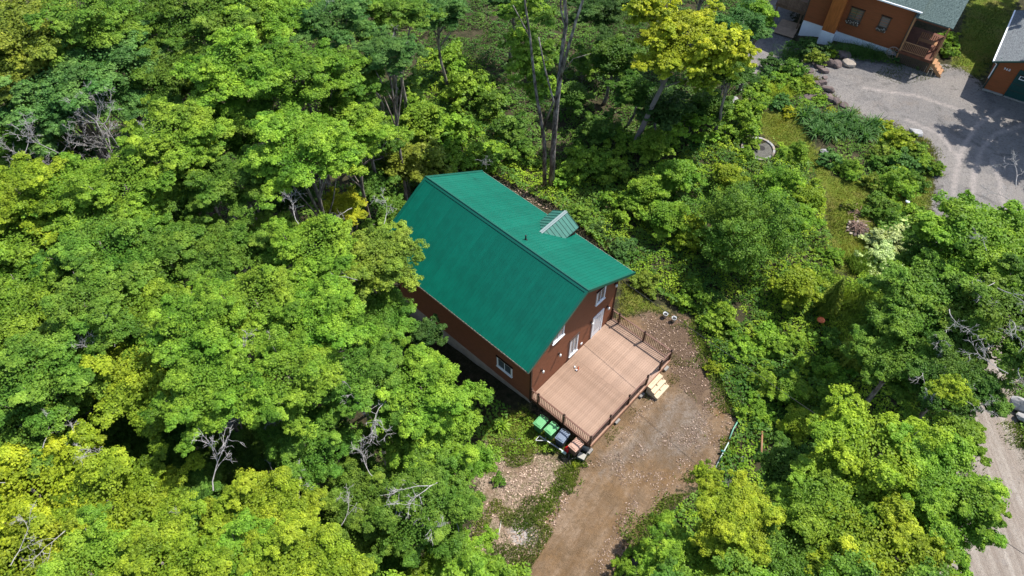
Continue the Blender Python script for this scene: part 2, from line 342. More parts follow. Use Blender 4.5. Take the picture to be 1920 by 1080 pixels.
def puffs(rs, centers, rads, nsub, nleaf, lsize, flat=.6, up=.75, tbase=.45, subr=.36):
    "leaf clusters: every puff carries smaller tufts, every tuft many leaves"
    P, Nn, Sz, T = [], [], [], []
    for c, r in zip(centers, rads):
        pt = tbase+rs.normal()*.16
        d = rs.normal(size=(nsub, 3)); d[:, 2] = np.abs(d[:, 2])*.9-.15; d /= np.linalg.norm(d, axis=1, keepdims=True)
        sc = c+d*np.array([r*1.1, r*1.1, r*flat])*(.35+.8*rs.rand(nsub, 1))
        for k in range(nsub):
            sr = r*subr*(.7+.6*rs.rand()); e = rs.normal(size=(nleaf, 3)); e[:, 2] = np.abs(e[:, 2])*.8-.12
            e /= np.linalg.norm(e, axis=1, keepdims=True)
            p = sc[k]+e*np.array([sr, sr, sr*.5])*(.3+1.0*rs.rand(nleaf, 1))
            nn = e*.7+d[k]*.35+np.array([0, 0, up])+rs.normal(size=(nleaf, 3))*.5
            P.append(p); Nn.append(nn); Sz.append(lsize*(.7+.6*rs.rand(nleaf))); T.append(pt+rs.normal(size=nleaf)*.17+e[:, 2]*.05+rs.normal()*.09)
    return np.concatenate(P), np.concatenate(Nn), np.concatenate(Sz), np.concatenate(T)
CROWNS = {}
def maple(key, seed, Rr=3.3, H=2.6, nb=13, per=9, nleaf=72, ls=.112):
    rs = np.random.RandomState(seed); C, Q, tips = [], [], []
    az0 = rs.rand()*6.28
    for j in range(nb):
        az = az0+j*2.4+rs.normal()*.15; f = (j+.5)/nb; el = math.asin(min(.98, .05+.93*(1-f)))  # first boughs steep, later ones flat
        ln = (.8+.36*rs.rand()); rad = Rr*math.cos(el)**.8*ln; zz = H*math.sin(el)*ln-.15*Rr
        end = np.array([rad*math.cos(az), rad*math.sin(az), zz]); tips.append(end)
        for q in range(per):
            t = .45+.6*rs.rand(); lat = rs.normal(size=3)*np.array([.5, .5, .16])*Rr*.3*(1.1-.45*t)
            C.append(end*t*np.array([1,1,.9+.1*t])+lat+np.array([0,0,-.1*Rr*t*t])); Q.append((.30+.34*rs.rand())*(1.15-.25*t)*Rr/3.)
    P, n, s, t = puffs(rs, C, Q, 13, nleaf, ls)
    # sparse inner leaves
    k = 3500; e = rs.normal(size=(k, 3)); e /= np.linalg.norm(e, axis=1, keepdims=True); pp = e*np.array([Rr*.72, Rr*.72, H*.55])*(.5+.5*rs.rand(k, 1))+np.array([0,0,.15*H])
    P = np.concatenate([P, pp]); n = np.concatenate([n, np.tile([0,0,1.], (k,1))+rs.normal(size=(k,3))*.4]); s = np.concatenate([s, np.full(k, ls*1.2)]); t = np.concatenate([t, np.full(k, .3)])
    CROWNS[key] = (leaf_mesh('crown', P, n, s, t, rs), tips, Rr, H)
for i in range(6): maple('m%d' % i, 20+i)
CROWNS['m6'] = CROWNS['m0']
for i in range(2): maple('s%d' % i, 40+i, 2.1, 2.2, 9, 6, 46, .14)     # saplings
def bush(key, seed, Rr=1.1, H=.9, n=26, nsub=8, nleaf=32, ls=.12, flat=.7):
    rs = np.random.RandomState(seed); C, Q = [], []
    for j in range(n):
        e = rs.normal(size=3); e[2] = abs(e[2]); e /= np.linalg.norm(e); rr = (.5+.5*rs.rand())*(1+.25*math.sin(3*math.atan2(e[1], e[0])+seed))
        C.append(e*np.array([Rr, Rr, H])*rr); Q.append((.2+.2*rs.rand())*Rr/1.1)
    P, nn, s, t = puffs(rs, C, Q, nsub, nleaf, ls, flat)
    CROWNS[key] = (leaf_mesh('foliage', P, nn, s, t, rs), [], Rr, H)
for i in range(4): bush('b%d' % i, 60+i)
bush('fine0', 71, 3.0, 3.4, 110, 10, 34, .115); bush('fine1', 72, 1.6, 1.9, 70, 9, 30, .10)   # small-leaved
bush('round', 74, 1.1, .95, 60, 8, 26, .12)
def conifer(key, seed, Rr=1.3, H=4.5):
    rs = np.random.RandomState(seed); P, Nn, T = [], [], []
    for lv in np.linspace(0, 1, 17):
        rr = Rr*(1-lv)**.85+.08; nb = int(9+5*(1-lv)); a0 = rs.rand()*6
        for j in range(nb):
            az = a0+6.283*j/nb+rs.normal()*.1; m = int(20+90*rr); tt = rs.rand(m)**.8
            base = np.array([math.cos(az), math.sin(az), 0]); w = np.array([-math.sin(az), math.cos(az), 0])
            p = base*(tt*rr*(.85+.3*rs.rand()))[:, None]+w*(rs.normal(size=m)*.16*rr*(1.1-tt))[:, None]+np.array([0,0,1])*(lv*H-.25*rr*tt**1.5+rs.normal(size=m)*.04)[:, None]
            P.append(p); Nn.append(np.tile([0,0,1.], (m,1))+rs.normal(size=(m,3))*.5+base*.4); T.append(.35+.3*tt+rs.normal(size=m)*.1)
    P = np.concatenate(P); Nn = np.concatenate(Nn); T = np.concatenate(T)
    CROWNS[key] = (leaf_mesh('crown', P, Nn, .13*(.7+.6*rs.rand(len(P))), T, rs, .45), [], Rr, H)
conifer('con', 80)
def blades(key, seed, n=110, ln=.75, wid=.035, arch=1., spread=.22, name='foliage'):
    rs = np.random.RandomState(seed); v, f, t = [], [], []
    for i in range(n):
        az = rs.rand()*6.283; L_ = ln*(.6+.6*rs.rand()); lean = (.25+.9*rs.rand())*arch; w = wid*(.7+.6*rs.rand())
        d = np.array([math.cos(az), math.sin(az), 0]); side = np.array([-d[1], d[0], 0]); o = np.append(rs.normal(size=2)*spread, 0)
        b0 = len(v)
        for k in range(5):
            q = k/4; a = lean*q*1.35; p = o+d*(L_*q*math.sin(min(a, 1.5))*.95)+np.array([0,0,1])*(L_*q*math.cos(a)+.02); ww = w*(1-q**2.5)*.5+.002
            v += [p-side*ww, p+side*ww]
        for k in range(4): f.append((b0+2*k, b0+2*k+1, b0+2*k+3, b0+2*k+2)); t.append(.35+.4*(k/4)+rs.normal()*.1)
    me = bpy.data.meshes.new(name); me.from_pydata(v, [], f)
    a = me.attributes.new('tint', 'FLOAT', 'FACE'); a.data.foreach_set('value', np.clip(t, 0, 1).astype(np.float32))
    me.materials.append(M_leaf); CROWNS[key] = (me, [], .8, .3)
blades('lily0', 90, 64, .95, .075, 1.15, .12); blades('lily1', 91, 70, 1.0, .07, 1.3, .12)
blades('grass0', 92, 420, .62, .014, .95, .3); blades('fern0', 93, 60, .8, .13, 1.25, .1)
DEADB = []
def deadbranch(seed, L0=2.4, r0=.045, depth=3):
    rnd = random.Random(seed); mb = MB()
    def grow(p, d, L_, r, k):
        pts = [p.copy()]; rr = [r]; m = 5
        for i in range(m):
            d = (d+Vector((rnd.gauss(0,.2), rnd.gauss(0,.2), rnd.gauss(0,.14)))).normalized(); p = p+d*(L_/m); pts.append(p.copy()); rr.append(r*(1-.75*(i+1)/m))
            if k > 0 and i >= 1:
                for _ in range(rnd.choice((0, 1, 2)) if k < 3 else rnd.choice((1,1,2))):
                    nd = (d+Vector((rnd.gauss(0,.75), rnd.gauss(0,.75), rnd.gauss(0,.4)))).normalized()
                    grow(p.copy(), nd, L_*rnd.uniform(.35,.6), max(rr[-1]*.7, .008), k-1)
        mb.tube(pts, rr, 4 if k < 2 else 5, False)
    grow(Vector((0,0,0)), Vector((1,0,.35)), L0, r0, depth); return mb.mesh('dead_branch', M_dead)
for i in range(5): DEADB.append(deadbranch(i+3, 1.35, .021, 3))

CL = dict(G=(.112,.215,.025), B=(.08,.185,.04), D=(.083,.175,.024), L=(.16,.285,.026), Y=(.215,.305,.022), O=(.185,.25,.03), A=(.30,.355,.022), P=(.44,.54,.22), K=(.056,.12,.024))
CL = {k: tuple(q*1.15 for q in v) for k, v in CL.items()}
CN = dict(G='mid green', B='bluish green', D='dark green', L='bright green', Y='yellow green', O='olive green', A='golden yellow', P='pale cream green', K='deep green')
def bend_trunk(mb, base, top, r, rnd, n=7):
    pts = []; rr = []
    off = Vector((rnd.gauss(0,.25), rnd.gauss(0,.25), 0))
    for i in range(n+1):
        t = i/n; p = base.lerp(top, t)+off*math.sin(math.pi*t)+Vector((rnd.gauss(0,.05), rnd.gauss(0,.05), 0))*(0 < i); pts.append(p); rr.append(r*(1.25-.85*t) if i else r*1.5)
    mb.tube(pts, rr, 8); return pts
TREES = {}
def tree(px, py, zc, rpx, col, label, key=None, name='maple_tree', cat='tree', base=None, group=None, flat=1., tr=.16, bark=None):
    c = G(px, py, zc); dist = (c-Vector((0,0,CAMZ))).length; Rm = rpx*dist/FPX
    rnd = random.Random(int(px*7+py*13))
    key = key or 'm%d' % rnd.randrange(7)
    me, tips, R0, H0 = CROWNS[key]; s = Rm/R0/1.15
    if base: b = ground(*base)
    else:
        x, y = c.x+rnd.uniform(-.4,.4), c.y+rnd.uniform(-.4,.4); b = Vector((x, y, gzf(x, y)-.05))
    root = thing(name, label, cat, b, 0, group)
    rel = c-b-Vector((0,0,.36*H0*s)); rz = rnd.uniform(0, 6.28)
    cr = put('crown' if cat == 'tree' else 'foliage', me, root, rel, rz, (s, s, s*flat)); k = CL[col]; j = rnd.uniform(.88,1.12)
    cr.color = (k[0]*j*rnd.uniform(.92,1.1), k[1]*j, k[2]*j, 1)
    if cat == 'tree':
        mb = MB(); top = rel+Vector((0,0,.25*Rm))
        pts = bend_trunk(mb, Vector((0,0,0)), top, tr*max(.5, min(1.2, Rm/3.3)), rnd)
        M = Matrix.Rotation(rz, 3, 'Z')
        for i, tp in enumerate(tips[:11]):
            e = rel+(M @ Vector(tp))*s*.86; a = pts[4+(i % 3)]; mid = a.lerp(e, .5)+Vector((0,0,-.12*Rm)); mb.tube([a, mid, e], [.06, .04, .015], 4, False)
        mb.build('trunk', bark or M_bark, root, True)
    TREES[(px, py)] = (root, rel, Rm); return root
def dead(px, py, z, tkey, ang, sc=1., k=0, tilt=0):
    "bare branch of tree tkey that shows at px,py"
    root = TREES[tkey][0]; p = G(px, py, z-.55)-root.location
    o = put('dead_branch', DEADB[k % 5], root, p, 0, sc); o.rotation_euler = (R(random.uniform(-40,40)), R(tilt), R(ang))
# ------------------------------------------------------------------ cabin
WD, LEN, OV = 7.894, 11.79, .6
XR, ZR, XL, ZL, XE, ZE = 3.877, 8.47, -.97, 5.74, 8.752, 5.513
M_steel = mat('green_steel', (.0,.100,.064), .48, .25, var=.16, vscale=.9, rnd=.07)
M_steeld = mat('green_trim', (.001,.085,.055), .4, .5)
M_steelp = mat('pale_green_steel', (.035,.14,.105), .55, .25, metal=.0, var=.15)  # paler green than the main roof panels
M_side = mat('red_brown_siding', (.20,.072,.036), .6, .3, var=.25, vscale=2.5, stretch=(1,1,7), rnd=.05)
M_trim = mat('dark_brown_trim', (.045,.02,.013), .6)
M_white = mat('white_vinyl', (.78,.79,.8), .4)
M_glass = mat('window_glass', (.07,.09,.10), .06, .9)
M_blind = mat('glass_over_blind', (.24,.26,.27), .12, .8, var=.3, vscale=2, stretch=(1,1,5))
M_conc = mat('concrete', (.33,.27,.22), .9, .1, var=.2, vscale=2, bump=.3)
M_block = mat('concrete_block', (.27,.25,.225), .9, .1, var=.15)
M_alu = mat('drip_edge', (.42,.33,.27), .5)
cab = thing('cabin', 'red brown cabin with a green ribbed steel gable roof in the clearing', 'house', (HX, HY, 0), PHI)
def roofz(x): return ZL+(ZR-ZL)*(x-XL)/(XR-XL) if x < XR else ZR-(ZR-ZE)*(x-XR)/(XE-XR)
def lap(mb, M, length, z0, ztop, ex=.15, out=.018, slopes=None):
    z = z0
    def rng(zz):
        if not slopes: return 0, length
        (sl_, sr_) = slopes; return max(0, sl_(zz)), min(length, sr_(zz))
    while z < ztop-.01:
        zt = min(z+ex, ztop); a0, b0 = rng(z); a1, b1 = rng(zt)
        if b0-a0 < .02: break
        if b1 < a1: a1 = b1 = (a1+b1)/2
        j = random.uniform(-.002,.002)
        P = [(a0, -out-j, z), (b0, -out-j, z), (b1, -.002, zt), (a1, -.002, zt)]
        mb.quad(*[M @ Vector(p) for p in P]); mb.quad(*[M @ Vector(p) for p in ((a0, 0, z), (b0, 0, z), (b0, -out-j, z), (a0, -out-j, z))])
        z = zt
def wallM(x, y, ang): return Matrix.Translation((x, y, 0)) @ Matrix.Rotation(ang, 4, 'Z')
TB = .16
sl_ = lambda z: XL+(z+TB-ZL)/(ZR-ZL)*(XR-XL); sr_ = lambda z: XR+(ZR-(z+TB))/(ZR-ZE)*(XE-XR)
for nm, M, ln, z0, zt, sp in (('wall', wallM(0,0,0), WD, .62, 8.3, (sl_, sr_)),
                              ('wall', wallM(0,LEN,-math.pi/2), LEN, .5, 6.12, None),
                              ('wall', wallM(WD,0,math.pi/2), LEN, .5, 5.9, None),
                              ('wall', wallM(WD,LEN,math.pi), WD, .5, 8.3, (lambda z: WD-sr_(z), lambda z: WD-sl_(z)))):
    mb = MB(); lap(mb, M, ln, z0, zt, slopes=sp); mb.build(nm, M_side, cab)
mb = MB(); mb.box(.03, WD-.03, .03, LEN-.03, -2.6, .55); o = mb.build('foundation', M_conc, cab)
for x, y in ((0,0),(WD,0),(0,LEN),(WD,LEN)):
    mb = MB(); mb.box(x-.05, x+.06, y-.05, y+.06, .45, 5.95 if x == 0 else 5.8); mb.build('corner_board', M_trim, cab)
mb = MB(); mb.box(-.05, WD+.05, -.06, -.02, .40, .62); mb.build('skirt_board', M_trim, cab)
# roof
roof_mb = MB(); Y0, Y1 = -OV, LEN+OV; th = .13
for (x0, z0, x1, z1) in ((XL+.02, ZL-.02, XR, ZR-.02), (XR, ZR-.02, XE-.02, ZE-.02)):
    a = [(x0, Y0+.02, z0), (x1, Y0+.02, z1), (x1, Y1-.02, z1), (x0, Y1-.02, z0)]; b = [(p[0], p[1], p[2]-th) for p in a]
    roof_mb.quad(*a); roof_mb.quad(*b[::-1])
    for i in range(4): roof_mb.quad(a[i], b[i], b[(i+1) % 4], a[(i+1) % 4])
roof = roof_mb.build('roof', M_trim, cab)
PW = (Y1-Y0)/14
def panel(xe, ze, side):
    mb = MB(); prof = []
    for k in range(4):
        y = .05+k*PW/4
        prof += [(y-.022, 0), (y-.009, .015), (y+.009, .015), (y+.022, 0)]
    prof = [(0, 0)]+prof+[(PW-.003, 0)]
    n = Vector((-(ZR-ze), 0, (XR-xe))) if side < 0 else Vector(((ZR-ze), 0, (xe-XR))); n.normalize()
    if n.z < 0: n = -n
    t = .012
    for (y0, h0), (y1, h1) in zip(prof[:-1], prof[1:]):
        a = Vector((XR, y0, ZR))+n*(h0+t); b = Vector((XR, y1, ZR))+n*(h1+t); c = Vector((xe, y1, ze))+n*(h1+t); d = Vector((xe, y0, ze))+n*(h0+t)
        mb.quad(*( (a, b, c, d) if side > 0 else (d, c, b, a)))
    return mb.mesh('roof_panel', M_steel)
for side, xe, ze in ((-1, XL, ZL), (1, XE, ZE)):
    me = panel(xe, ze, side)
    for i in range(14): put('roof_panel', me, roof, (0, Y0+i*PW, random.uniform(0,.003)))
mb = MB()   # ridge cap: two wings and a rolled top
for sx, xe, ze in ((-1, XL, ZL), (1, XE, ZE)):
    d = Vector((xe-XR, 0, ze-ZR)).normalized(); n = Vector((0,1,0)).cross(d); n = n if n.z > 0 else -n
    o_ = Vector((XR, 0, ZR))+n*.045
    for w0, w1, h in ((0, .17, 0), (.17, .20, -.03)):
        a = o_+d*w0; b = o_+d*w1+n*h
        q = [Vector((a.x, Y0-.02, a.z)), Vector((a.x, Y1+.02, a.z)), Vector((b.x, Y1+.02, b.z)), Vector((b.x, Y0-.02, b.z))]
        mb.quad(*(q if sx < 0 else q[::-1]))
mb.tube([(XR, Y0-.02, ZR+.055), (XR, Y1+.02, ZR+.055)], .035, 8)
mb.build('ridge_cap', M_steeld, roof)
for yy in (Y0, Y1):       # rake trim on both gables
    mb = MB()
    for xe, ze in ((XL, ZL), (XE, ZE)):
        mb.bar((XR, yy, ZR-.04), (xe, yy, ze-.04), .05, .2, up=(0,0,1))
        mb.bar((XR, yy+(.06 if yy < 0 else -.06), ZR+.045), (xe, yy+(.06 if yy < 0 else -.06), ze+.045), .13, .02, up=(0,0,1))
    mb.build('rake_trim', M_steeld, roof)
for xe, ze in ((XL, ZL), (XE, ZE)):
    mb = MB(); mb.box(xe-.02, xe+.02, Y0, Y1, ze-.13, ze+.005); mb.build('eave_trim', M_alu, roof)
# small gabled dormer roof over the right slope
def rz_(x): return ZR-(ZR-ZE)*(x-XR)/(XE-XR)
mb = MB(); DX0, DX1, DC, DW, DZ, DE = 6.27, 8.66, 4.93, 1.06, 7.03, 6.34
A, B_ = Vector((DX0-.05, DC, DZ)), Vector((DX1, DC, DZ)); xv = 7.40
for s_ in (-1, 1):
    C_, D_ = Vector((DX1, DC+s_*DW, DE)), Vector((xv, DC+s_*DW, DE)); q = [A, D_, C_, B_]
    mb.quad(*(q if s_ < 0 else q[::-1])); q2 = [p-Vector((0,0,.05)) for p in q]; mb.quad(*(q2[::-1] if s_ < 0 else q2))
dorm = mb.build('dormer_roof', M_steelp, roof)
for s_ in (-1, 1):
    for i in range(9):
        x = DX0+.12+i*.285; k = max(0, min(1, (xv-x)/(xv-DX0))); 
        b0 = Vector((x, DC, DZ+.012)); tfull = 1-k; e = Vector((x, DC+s_*DW*tfull, DZ+(DE-DZ)*tfull+.012))
        if tfull > .04: m2 = MB(); m2.bar(b0, e, .022, .03); m2.build('standing_seam', M_steeld, dorm)
m2 = MB(); m2.tube([(DX0, DC, DZ+.03), (DX1+.02, DC, DZ+.03)], .035, 6)
for s_ in (-1, 1): m2.bar((DX0, DC+s_*.06, DZ+.0), (DX1+.02, DC+s_*.06, DZ+.0), .12, .015)
m2.build('dormer_ridge', mat('bare_flashing', (.20,.25,.24), .5, .3), dorm)
m2 = MB()
m2.quad((DX1-.12, DC-DW+.12, DE-.9), (DX1-.12, DC+DW-.12, DE-.9), (DX1-.12, DC+DW-.12, DE+.02), (DX1-.12, DC, DZ-.06), (DX1-.12, DC-DW+.12, DE+.02))
for s_ in (-1, 1):
    y = DC+s_*(DW-.12); q = [(xv-.1, y, DE-.05), (DX1-.12, y, DE-.05), (DX1-.12, y, rz_(DX1-.12)-.02)]; m2.quad(*q)
m2.build('dormer_wall', M_trim, cab)
# pipe vent
mb = MB(); mb.lathe([(.11, -.04), (.10, .03), (.045, .07), (.045, .36), (.055, .37), (.055, .4), (.02, .41)], 12, (4.54, 4.62, rz_(4.54))); mb.build('roof_vent', mat('black_plastic', (.02,.02,.02), .5), cab, True)
def window(parent, M, w, h, mf=None, mg=None, split='v', fw=.09, name='window', dep=.07, sill=True):
    mf = mf or M_white; mg = mg or M_glass
    mb = MB()
    for q in ((0, fw, 0, h), (w-fw, w, 0, h), (fw, w-fw, 0, fw), (fw, w-fw, h-fw, h)): mb.box(q[0], q[1], -dep, 0, q[2], q[3], M)
    fr = mb.build(name, mf, parent)
    mb = MB(); mb.box(fw, w-fw, -dep*.45, -.005, fw, h-fw, M); mb.build('pane', mg, fr)
    mb = MB()
    if split == 'v': mb.box(w/2-.018, w/2+.018, -dep*.8, -.02, fw, h-fw, M)
    if split == 'h': mb.box(fw, w-fw, -dep*.8, -.02, h/2-.03, h/2+.03, M)
    if mb.v: mb.build('mullion', mf, fr)
    if sill: mb = MB(); mb.box(-.04, w+.04, -dep-.05, 0, -.05, 0, M); mb.build('sill', mf, fr)
    mb = MB(); mb.box(-.07, w+.07, -dep-.03, 0, h, h+.06, M); mb.build('head_trim', M_trim, fr)
    return fr
I4 = Matrix.Identity(4)
def FW(x, z): return Matrix.Translation((x, 0, z))
window(cab, FW(3.53, 1.4), .78, 1.86, mg=M_blind)
window(cab, FW(5.74, 4.66), .84, 1.3, mg=M_glass)
window(cab, FW(1.75, 4.9), 1.0, 1.0, mg=M_blind)
window(cab, wallM(0, 2.73, -math.pi/2) @ Matrix.Translation((0,0,1.66)), 1.25, 1.05)
# door with two lites
mb = MB()
for q in ((0, .12, 0, 2.3), (.95, 1.07, 0, 2.3), (.12, .95, 2.18, 2.3)): mb.box(5.72+q[0], 5.72+q[1], -.07, 0, 1.0+q[2], 1.0+q[3])
mb.build('door_frame', M_white, cab)
mb = MB(); mb.box(5.84, 6.67, -.045, -.004, 1.02, 3.18); dr = mb.build('door', M_white, cab)
mb = MB(); mb.box(5.98, 6.53, -.052, -.045, 1.5, 3.02); mb.build('pane', mat('door_glass', (.5,.53,.56), .12, .7), dr)
mb = MB(); mb.lathe([(.03,0),(.03,.03),(.015,.05)], 8); o = mb.build('handle', M_alu, dr, loc=(6.60, -.045, 2.0)); o.rotation_euler = (R(90), 0, 0)
M_lamp = mat('lamp_glass', (.75,.75,.72), .25)
for x, z in ((.91, 3.0), (2.46, 3.0), (5.55, 3.0), (7.17, 3.0), (7.6, 4.95)):
    mb = MB(); mb.box(x-.06, x+.06, -.05, 0, z-.05, z+.16); mb.bar((x, -.04, z+.12), (x, -.16, z+.14), .03); f = mb.build('wall_lamp', M_trim, cab)
    mb = MB(); mb.lathe([(.05, -.14), (.075, -.1), (.08, .04), (.06, .09), (.02, .1)], 10, (x, -.15, z)); mb.build('lamp_shade', M_lamp, f, True)
mb = MB(); mb.box(4.70, 4.86, -.06, -.01, 1.42, 1.56); mb.build('outlet_box', M_white, cab)
# ------------------------------------------------------------------ deck
M_deck = mat('tan_composite', (.275,.17,.112), .62, .25, var=.2, vscale=1.4, rnd=.09, bump=.1, bscale=40, stretch=(.5,1.5,1), col2=(.33,.222,.16))
M_rail = mat('brown_rail', (.13,.056,.034), .5, .35, var=.15)
M_post = mat('dark_brown_post', (.06,.028,.018), .5, .35)
M_rim = mat('rim_board', (.36,.19,.12), .6, .25, var=.12)
DK = 4.67
deck = thing('wooden_deck', 'tan board deck with brown railings against the cabin front wall', 'deck', (HX, HY, 0), PHI)
bw = .1385; nbd = 34
for s0, s1 in ((.0, 3.92), (3.924, WD)):
    mb = MB(); mb.box(s0, s1, -bw+.006, 0, .965, 1.0); me = mb.mesh('deck_board', M_deck)
    for i in range(nbd): put('deck_board', me, deck, (0, -.03-i*bw*(DK+.03)/(nbd*bw), random.uniform(-.002,.002)))
for q in ((-.035, 0), (WD, WD+.035)): mb = MB(); mb.box(q[0], q[1], -DK-.04, -.03, .70, .985); mb.build('rim_board', M_rail, deck)
mb = MB(); mb.box(-.035, WD+.035, -DK-.09, -DK-.05, .68, .99); mb.build('rim_board', M_rim, deck)
mb = MB(); mb.box(.0, WD, -DK-.05, -.03, .66, .955); mb.build('joist_frame', M_trim, deck)
mb = MB()
for x in (.15, 2.6, 5.2, 7.7):
    for y in (-4.5, -2.3): mb.box(x-.07, x+.07, y-.07, y+.07, -.1, .66)
mb.build('support_post', M_trim, deck)
for x, y in ((.05,-4.62), (2.7,-4.6), (5.15,-4.62), (7.75,-4.62)):
    mb = MB(); mb.box(x-.2, x+.2, y-.2, y+.2, -.05, .18); mb.build('footing_block', M_block, deck, bevel=.015)
pm = MB(); pm.box(-.055, .055, -.055, .055, -.25, 1.0); pm.frus(-.05, .05, -.05, .05, 1.0, 1.03, .025); pm.lathe([(.025,1.03),(.05,1.06),(.06,1.09),(.045,1.13),(.01,1.15)], 8)
pme = pm.mesh('post', M_post)
PL = [(.0, -.08), (.0, -.63), (.0, -2.63), (.0, -DK), (1.82, -DK), (3.63, -DK), (5.45, -DK), (6.87, -DK), (WD, -DK), (WD, -2.64), (WD, -.63), (WD, -.08)]
for x, y in PL: put('post', pme, deck, (x, y, 1.0))
bal = MB(); bal.box(-.012, .012, -.012, .012, .10, .93); balm = bal.mesh('baluster', M_post)
for a, b in ((0,1),(1,2),(2,3),(3,4),(4,5),(5,6),(7,8),(8,9),(9,10),(10,11)):
    A, B_ = Vector((*PL[a], 1)), Vector((*PL[b], 1)); d = (B_-A); L_ = d.length; d.normalize(); A1 = A+d*.055; B1 = B_-d*.055
    mb = MB(); mb.bar(A1+Vector((0,0,.955)), B1+Vector((0,0,.955)), .085, .035); mb.build('top_rail', M_rail, deck)
    mb = MB(); mb.bar(A1+Vector((0,0,.10)), B1+Vector((0,0,.10)), .05, .035); mb.build('bottom_rail', M_rail, deck)
    n = max(1, round((L_-.1)/.118))
    for i in range(1, n): put('baluster', balm, deck, A+d*(L_*i/n))
H = lambda u, v, z=0: Vector((HX+u*cph-v*sph, HY+u*sph+v*cph, z))     # cabin axes -> world
M_pine = mat('fresh_pine', (.54,.42,.28), .7, .2, var=.15, vscale=2, stretch=(1,6,1), rnd=.06)
st = thing('wooden_steps', 'fresh pale pine steps at the open corner of the deck', 'steps', H(5.52, -DK-.1), PHI)
for i, (z, y) in enumerate(((.80, .0), (.53, -.29), (.26, -.58))):
    for k in range(2): mb = MB(); mb.box(0, 1.25, y-.147*(k+1)+.006, y-.147*k, z-.04, z); mb.build('tread', M_pine, st)
    mb = MB(); mb.box(.02, 1.23, y-.29, y-.27, z-.27, z-.045); mb.build('riser', M_pine, st)
for x in (0, .6, 1.2):
    mb = MB(); P3 = [(x, 0, 0), (x, -.84, 0), (x, -.84, .15), (x, -.55, .4), (x, -.27, .68), (x, 0, .74)]; P4 = [(p[0]+.04, p[1], p[2]) for p in P3]
    mb.quad(*P3); mb.quad(*P4[::-1])
    for i in range(6): mb.quad(P3[i], P4[i], P4[(i+1) % 6], P3[(i+1) % 6])
    mb.build('stringer', M_pine, st)
tag(MB.build((lambda m: (m.tube([(0,0,0), (.18,.05,.015), (.3,.16,.01)], [.05,.045,.02], 6), m)[1])(MB()), 'rag', mat('rust_red_rag', (.3,.06,.02), .9), None, True, H(3.3, -.95, 1.03), PHI), 'small rust red rag lying on the deck boards', 'rag')
for i, (u, v, r, l) in enumerate(((3.45,-.62,.05,'white cup lying on the deck nearest the cabin window'), (3.28,-.82,.06,'white cup lying on the deck next to the rust red rag'))):
    m = MB(); m.lathe([(r*.7,0),(r,.13),(r*.92,.13),(r*.6,.02)], 10); o = m.build('cup', M_white, None, True, H(u, v, 1.045)); o.rotation_euler = (R(88), 0, i*1.2); tag(o, l, 'cup')
# ------------------------------------------------------------------ wheelie bins
def bin_(px, py, col, label, group, jig):
    mc = mat('bin_plastic', col, .45, .35, var=.08); md = mat('bin_dark', tuple(c*.35 for c in col), .5); mk = mat('rubber', (.02,.02,.02), .8)
    p = G(px, py, 1.0); z = gzf(p.x, p.y)
    t = thing('wheelie_bin', label, 'bin', (p.x, p.y, z), PHI+jig, group)
    mb = MB(); mb.frus(-.30, .28, -.24, .24, .04, .96, .045); mb.box(-.36, .34, -.30, .30, .90, .95); mb.build('body', md, t, bevel=.02)
    mb = MB(); mb.frus(-.42, .36, -.315, .315, .965, 1.0, -.02); mb.frus(-.36, .30, -.26, .26, 1.0, 1.035, -.04); lid = mb.build('lid', mc, t, bevel=.015)
    mb = MB()
    arc = [(-.18-.12*math.cos(a), .20*math.sin(a), 1.04) for a in np.linspace(-1.4, 1.4, 9)]; mb.tube(arc, .014, 5)
    mb.build('lid_ridge', mc, lid, True)
    mb = MB(); mb.box(.30, .345, -.25, -.03, .998, 1.01); mb.box(.30, .345, .03, .25, .998, 1.01); mb.build('hinge_slot', mk, lid)
    mb = MB(); mb.tube([(.40,-.24,.97), (.40,.24,.97)], .018, 8); mb.build('handle_bar', md, t)
    for s_ in (-1, 1):
        mb = MB(); mb.tube([(.30, s_*.25, .11), (.30, s_*.31, .11)], .11, 14); mb.build('wheel', mk, t)
    return t
bin_(1014, 790, (.11,.34,.13), 'green wheelie bin nearest the cabin corner, end of the row', None, .05)
bin_(1034.5, 802.5, (.13,.38,.15), 'green wheelie bin standing between the other green bin and the grey bin', None, -.02)
bin_(1055, 816.5, (.13,.165,.22), 'blue grey wheelie bin, third along the deck edge', None, .1)
bin_(1080.5, 833, (.42,.25,.18), 'tan brown wheelie bin closest to the deck corner', None, -.04)
gc = thing('gas_can', 'bright red fuel can between the grey bin and the brown bin', 'fuel can', G(1064.5, 844, 0), .6)
mr = mat('red_plastic', (.6,.012,.015), .35, .5)
mb = MB(); mb.frus(-.19, .19, -.15, .15, 0, .34, -.02); mb.frus(-.17, .17, -.13, .13, .34, .43, -.06); mb.build('body', mr, gc, bevel=.035)
mb = MB(); mb.tube([(-.1,0,.42), (-.08,0,.5), (.06,0,.5), (.09,0,.42)], .02, 6); mb.build('handle', mr, gc, True)
mb = MB(); mb.tube([(.12,0,.38), (.17,0,.46), (.24,0,.5)], .022, 6); mb.build('spout', mat('spout_dark', (.05,.05,.05)), gc, True)
cr = thing('storage_crate', 'open beige plastic crate with a broken lid beside the brown bin', 'crate', G(1091.5, 856, 0), PHI+.25)
mg = mat('beige_plastic', (.32,.30,.25), .5)
mb = MB(); mb.box(-.3,.3,-.22,.22,0,.02)
for q in ((-.3,-.27,-.22,.22),(.27,.3,-.22,.22),(-.27,.27,-.22,-.19),(-.27,.27,.19,.22)): mb.box(q[0],q[1],q[2],q[3],.02,.34)
mb.build('body', mat('crate_dark', (.12,.12,.11), .5), cr)
